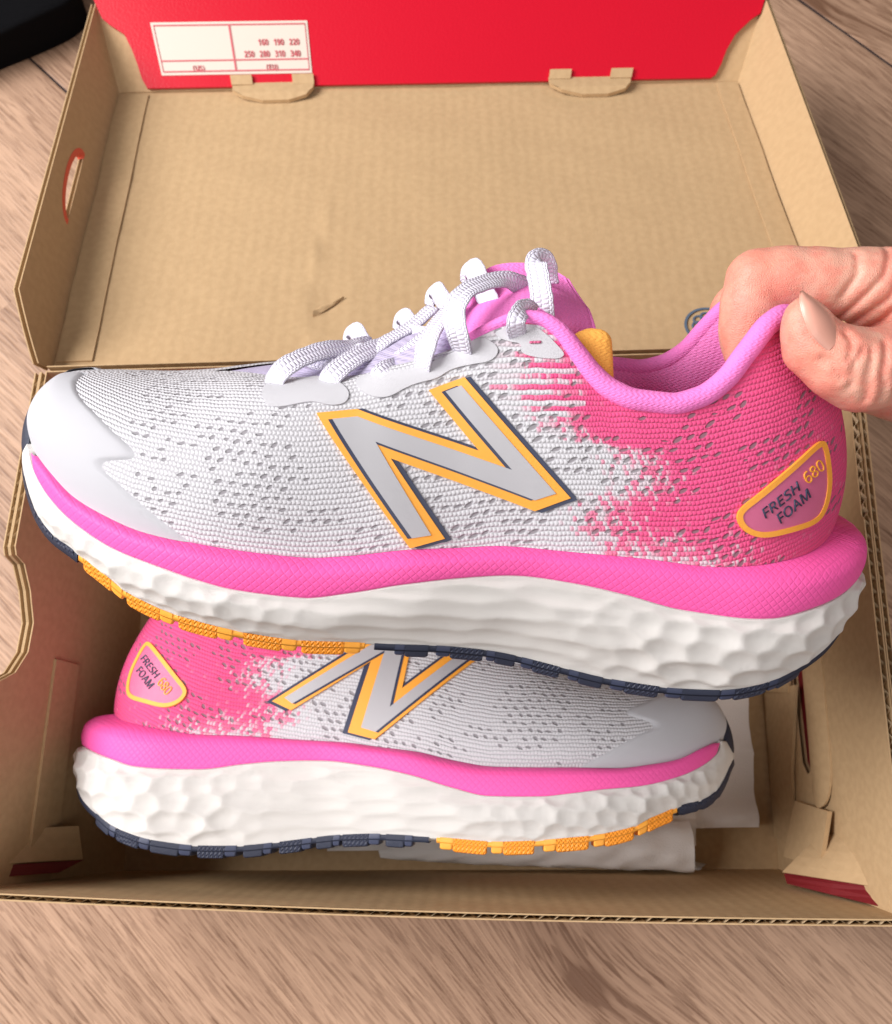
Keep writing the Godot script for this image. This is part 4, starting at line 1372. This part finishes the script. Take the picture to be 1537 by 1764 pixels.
# ------------------------------------------------------------------ hand
func build_hand(at: Transform3D):
	var hand := node("hand", self)
	hand.transform = at
	tag(hand, "hand pinching the pink heel collar between thumb and bent index finger", "hand")
	var cell := 1.0
	var lo := V3(72, 30, -64)
	var nx := 206
	var ny := 84
	var nz := 120
	var field := PackedFloat32Array()
	field.resize(nx * ny * nz)
	field.fill(9.0)
	var chains := [H_MIDDLE, H_HEEL, H_WRIST, H_BALL, H_PALM, H_INDEX, H_TIP, H_THUMB]
	var blend := [3.0, 5.0, 6.0, 6.0, 6.0, 4.0, .9, 2.0]
	for ci in chains.size():
		var ch: Array = chains[ci]
		var own := PackedFloat32Array()
		for k in ch.size() - 1:
			var a := V3(ch[k].x, ch[k].y, ch[k].z)
			var b := V3(ch[k + 1].x, ch[k + 1].y, ch[k + 1].z)
			var ra: float = ch[k].w
			var rb: float = ch[k + 1].w
			var kk: float = blend[ci] if k == 0 else 2.6
			var m := maxf(ra, rb) + 6.0
			var i0 := clampi(int((minf(a.x, b.x) - m - lo.x) / cell), 0, nx - 1)
			var i1 := clampi(int((maxf(a.x, b.x) + m - lo.x) / cell), 0, nx - 1)
			var j0 := clampi(int((minf(a.y, b.y) - m - lo.y) / cell), 0, ny - 1)
			var j1 := clampi(int((maxf(a.y, b.y) + m - lo.y) / cell), 0, ny - 1)
			var k0 := clampi(int((minf(a.z, b.z) - m - lo.z) / cell), 0, nz - 1)
			var k1 := clampi(int((maxf(a.z, b.z) + m - lo.z) / cell), 0, nz - 1)
			var ab := b - a
			var l2 := ab.length_squared()
			for z in range(k0, k1 + 1):
				for y in range(j0, j1 + 1):
					var base := (z * ny + y) * nx
					for x in range(i0, i1 + 1):
						var q := lo + V3(x, y, z) * cell
						var t := clampf((q - a).dot(ab) / l2, 0, 1)
						var d := q.distance_to(a + ab * t) - lerpf(ra, rb, t)
						if d > 6.0: continue
						var o := field[base + x]
						var h := maxf(kk - absf(o - d), 0) / kk
						field[base + x] = minf(o, d) - h * h * kk * .25
	# surface nets
	var at_cell := {}
	var ver := PackedVector3Array()
	var corner := [0, 1, nx, nx + 1, nx * ny, nx * ny + 1, nx * ny + nx, nx * ny + nx + 1]
	for z in nz - 1:
		for y in ny - 1:
			var base := (z * ny + y) * nx
			for x in nx - 1:
				var f0 := field[base + x]
				if absf(f0) > 2.2: continue
				var s := Vector3.ZERO
				var n := 0
				var c := PackedFloat32Array()
				for k in 8: c.append(field[base + x + corner[k]])
				for e in [[0, 1], [2, 3], [4, 5], [6, 7], [0, 2], [1, 3], [4, 6], [5, 7], [0, 4], [1, 5], [2, 6], [3, 7]]:
					var va := c[e[0]]
					var vb := c[e[1]]
					if (va < 0) == (vb < 0): continue
					var t := va / (va - vb)
					var pa := V3(e[0] & 1, (e[0] >> 1) & 1, e[0] >> 2)
					var pb := V3(e[1] & 1, (e[1] >> 1) & 1, e[1] >> 2)
					s += pa.lerp(pb, t)
					n += 1
				if n:
					at_cell[base + x] = ver.size()
					ver.append(lo + (V3(x, y, z) + s / n) * cell)
	var idx := PackedInt32Array()
	for key in at_cell:
		var f0 := field[key]
		for ax in 3:
			var st: int = [1, nx, nx * ny][ax]
			var u: int = [nx, nx * ny, 1][ax]
			var v: int = [nx * ny, 1, nx][ax]
			var f1 := field[key + st]
			if (f0 < 0) == (f1 < 0): continue
			if not (at_cell.has(key - u) and at_cell.has(key - v) and at_cell.has(key - u - v)): continue
			var a: int = at_cell[key]
			var b: int = at_cell[key - u]
			var c: int = at_cell[key - u - v]
			var d: int = at_cell[key - v]
			if f0 < 0: idx.append_array([a, c, b, a, d, c])
			else: idx.append_array([a, b, c, a, c, d])
	# smooth twice, then press the creases in
	for pass_ in 2:
		var sum := PackedVector3Array()
		sum.resize(ver.size())
		var cnt := PackedInt32Array()
		cnt.resize(ver.size())
		for i in range(0, idx.size(), 3):
			for k in 3:
				var a := idx[i + k]
				sum[a] += ver[idx[i + (k + 1) % 3]] + ver[idx[i + (k + 2) % 3]]
				cnt[a] += 2
		for i in ver.size():
			if cnt[i]: ver[i] = ver[i].lerp(sum[i] / cnt[i], .5)
	var nor := normals_of(ver, idx)
	for i in ver.size():
		var dd := 0.0
		for cr in CREASES:
			var best := 9.0
			for k in cr.size() - 1:
				var a: Vector3 = cr[k]
				var ab: Vector3 = cr[k + 1] - a
				var q := ver[i] - a
				if absf(q.z) > 16 or nor[i].z < -.1: continue
				var look := V3(0, .33, .944)
				q -= look * q.dot(look)
				ab -= look * ab.dot(look)
				var d := (q - ab * clampf(q.dot(ab) / ab.length_squared(), 0, 1)).length()
				best = minf(best, d)
			if best < 8: dd += .9 * exp(-pow(best / .9, 2)) - .14 * exp(-pow((best - 2.4) / 1.4, 2))
		dd += .25 * n_soft.get_noise_3d(ver[i].x * .12, ver[i].y * .12, ver[i].z * .12)
		ver[i] -= nor[i] * clampf(dd, -.6, 1.5)
	nor = normals_of(ver, idx)
	var col := PackedColorArray()
	for i in ver.size():
		var q := ver[i]
		var n := n_soft.get_noise_3d(q.x * .09, q.y * .09, q.z * .09) + .5 * n_soft.get_noise_3d(q.x * .5, q.y * .5, q.z * .5)
		var c := Color(.74, .385, .285).lerp(Color(.76, .29, .215), clampf(.45 + n * 1.9, 0, 1))
		# redder fingertips and knuckle
		for tip in [V3(97, 74, 38), V3(90, 66, 8), V3(87, 90, 6)]:
			c = c.lerp(Color(.80, .23, .16), .6 * exp(-pow(q.distance_to(tip) / 10.0, 2)))
		col.append(c)
		ver[i] = q * .001
	var mesh := from_arrays(ver, nor, PackedVector2Array(), idx, col)
	put("fingers", mesh, M.skin, hand)
	# thumbnail: a curved sheet along the back of the thumb's tip
	var rows := []
	for c in [NAIL_L, NAIL_R, NAIL_F]: rows.append(curve_of(c, 30))
	var p := PackedVector3Array()
	for layer in 2:
		for j in 13:
			var v := (j if layer == 0 else 12 - j) / 12.0
			for i in 30:
				var q: Vector3 = rows[0][i] * (1 - v) * (1 - 2 * v) + rows[1][i] * 4 * v * (1 - v) + rows[2][i] * v * (2 * v - 1)
				p.append(q - (V3(.5, .45, .5) * .55 if layer == 1 else Vector3.ZERO))
	put("thumbnail", grid(p, 30, 26), M.nail, hand)

func normals_of(ver: PackedVector3Array, idx: PackedInt32Array) -> PackedVector3Array:
	var nor := PackedVector3Array()
	nor.resize(ver.size())
	for i in range(0, idx.size(), 3):
		var n := (ver[idx[i + 2]] - ver[idx[i]]).cross(ver[idx[i + 1]] - ver[idx[i]])
		nor[idx[i]] += n
		nor[idx[i + 1]] += n
		nor[idx[i + 2]] += n
	for i in nor.size(): nor[i] = nor[i].normalized()
	return nor
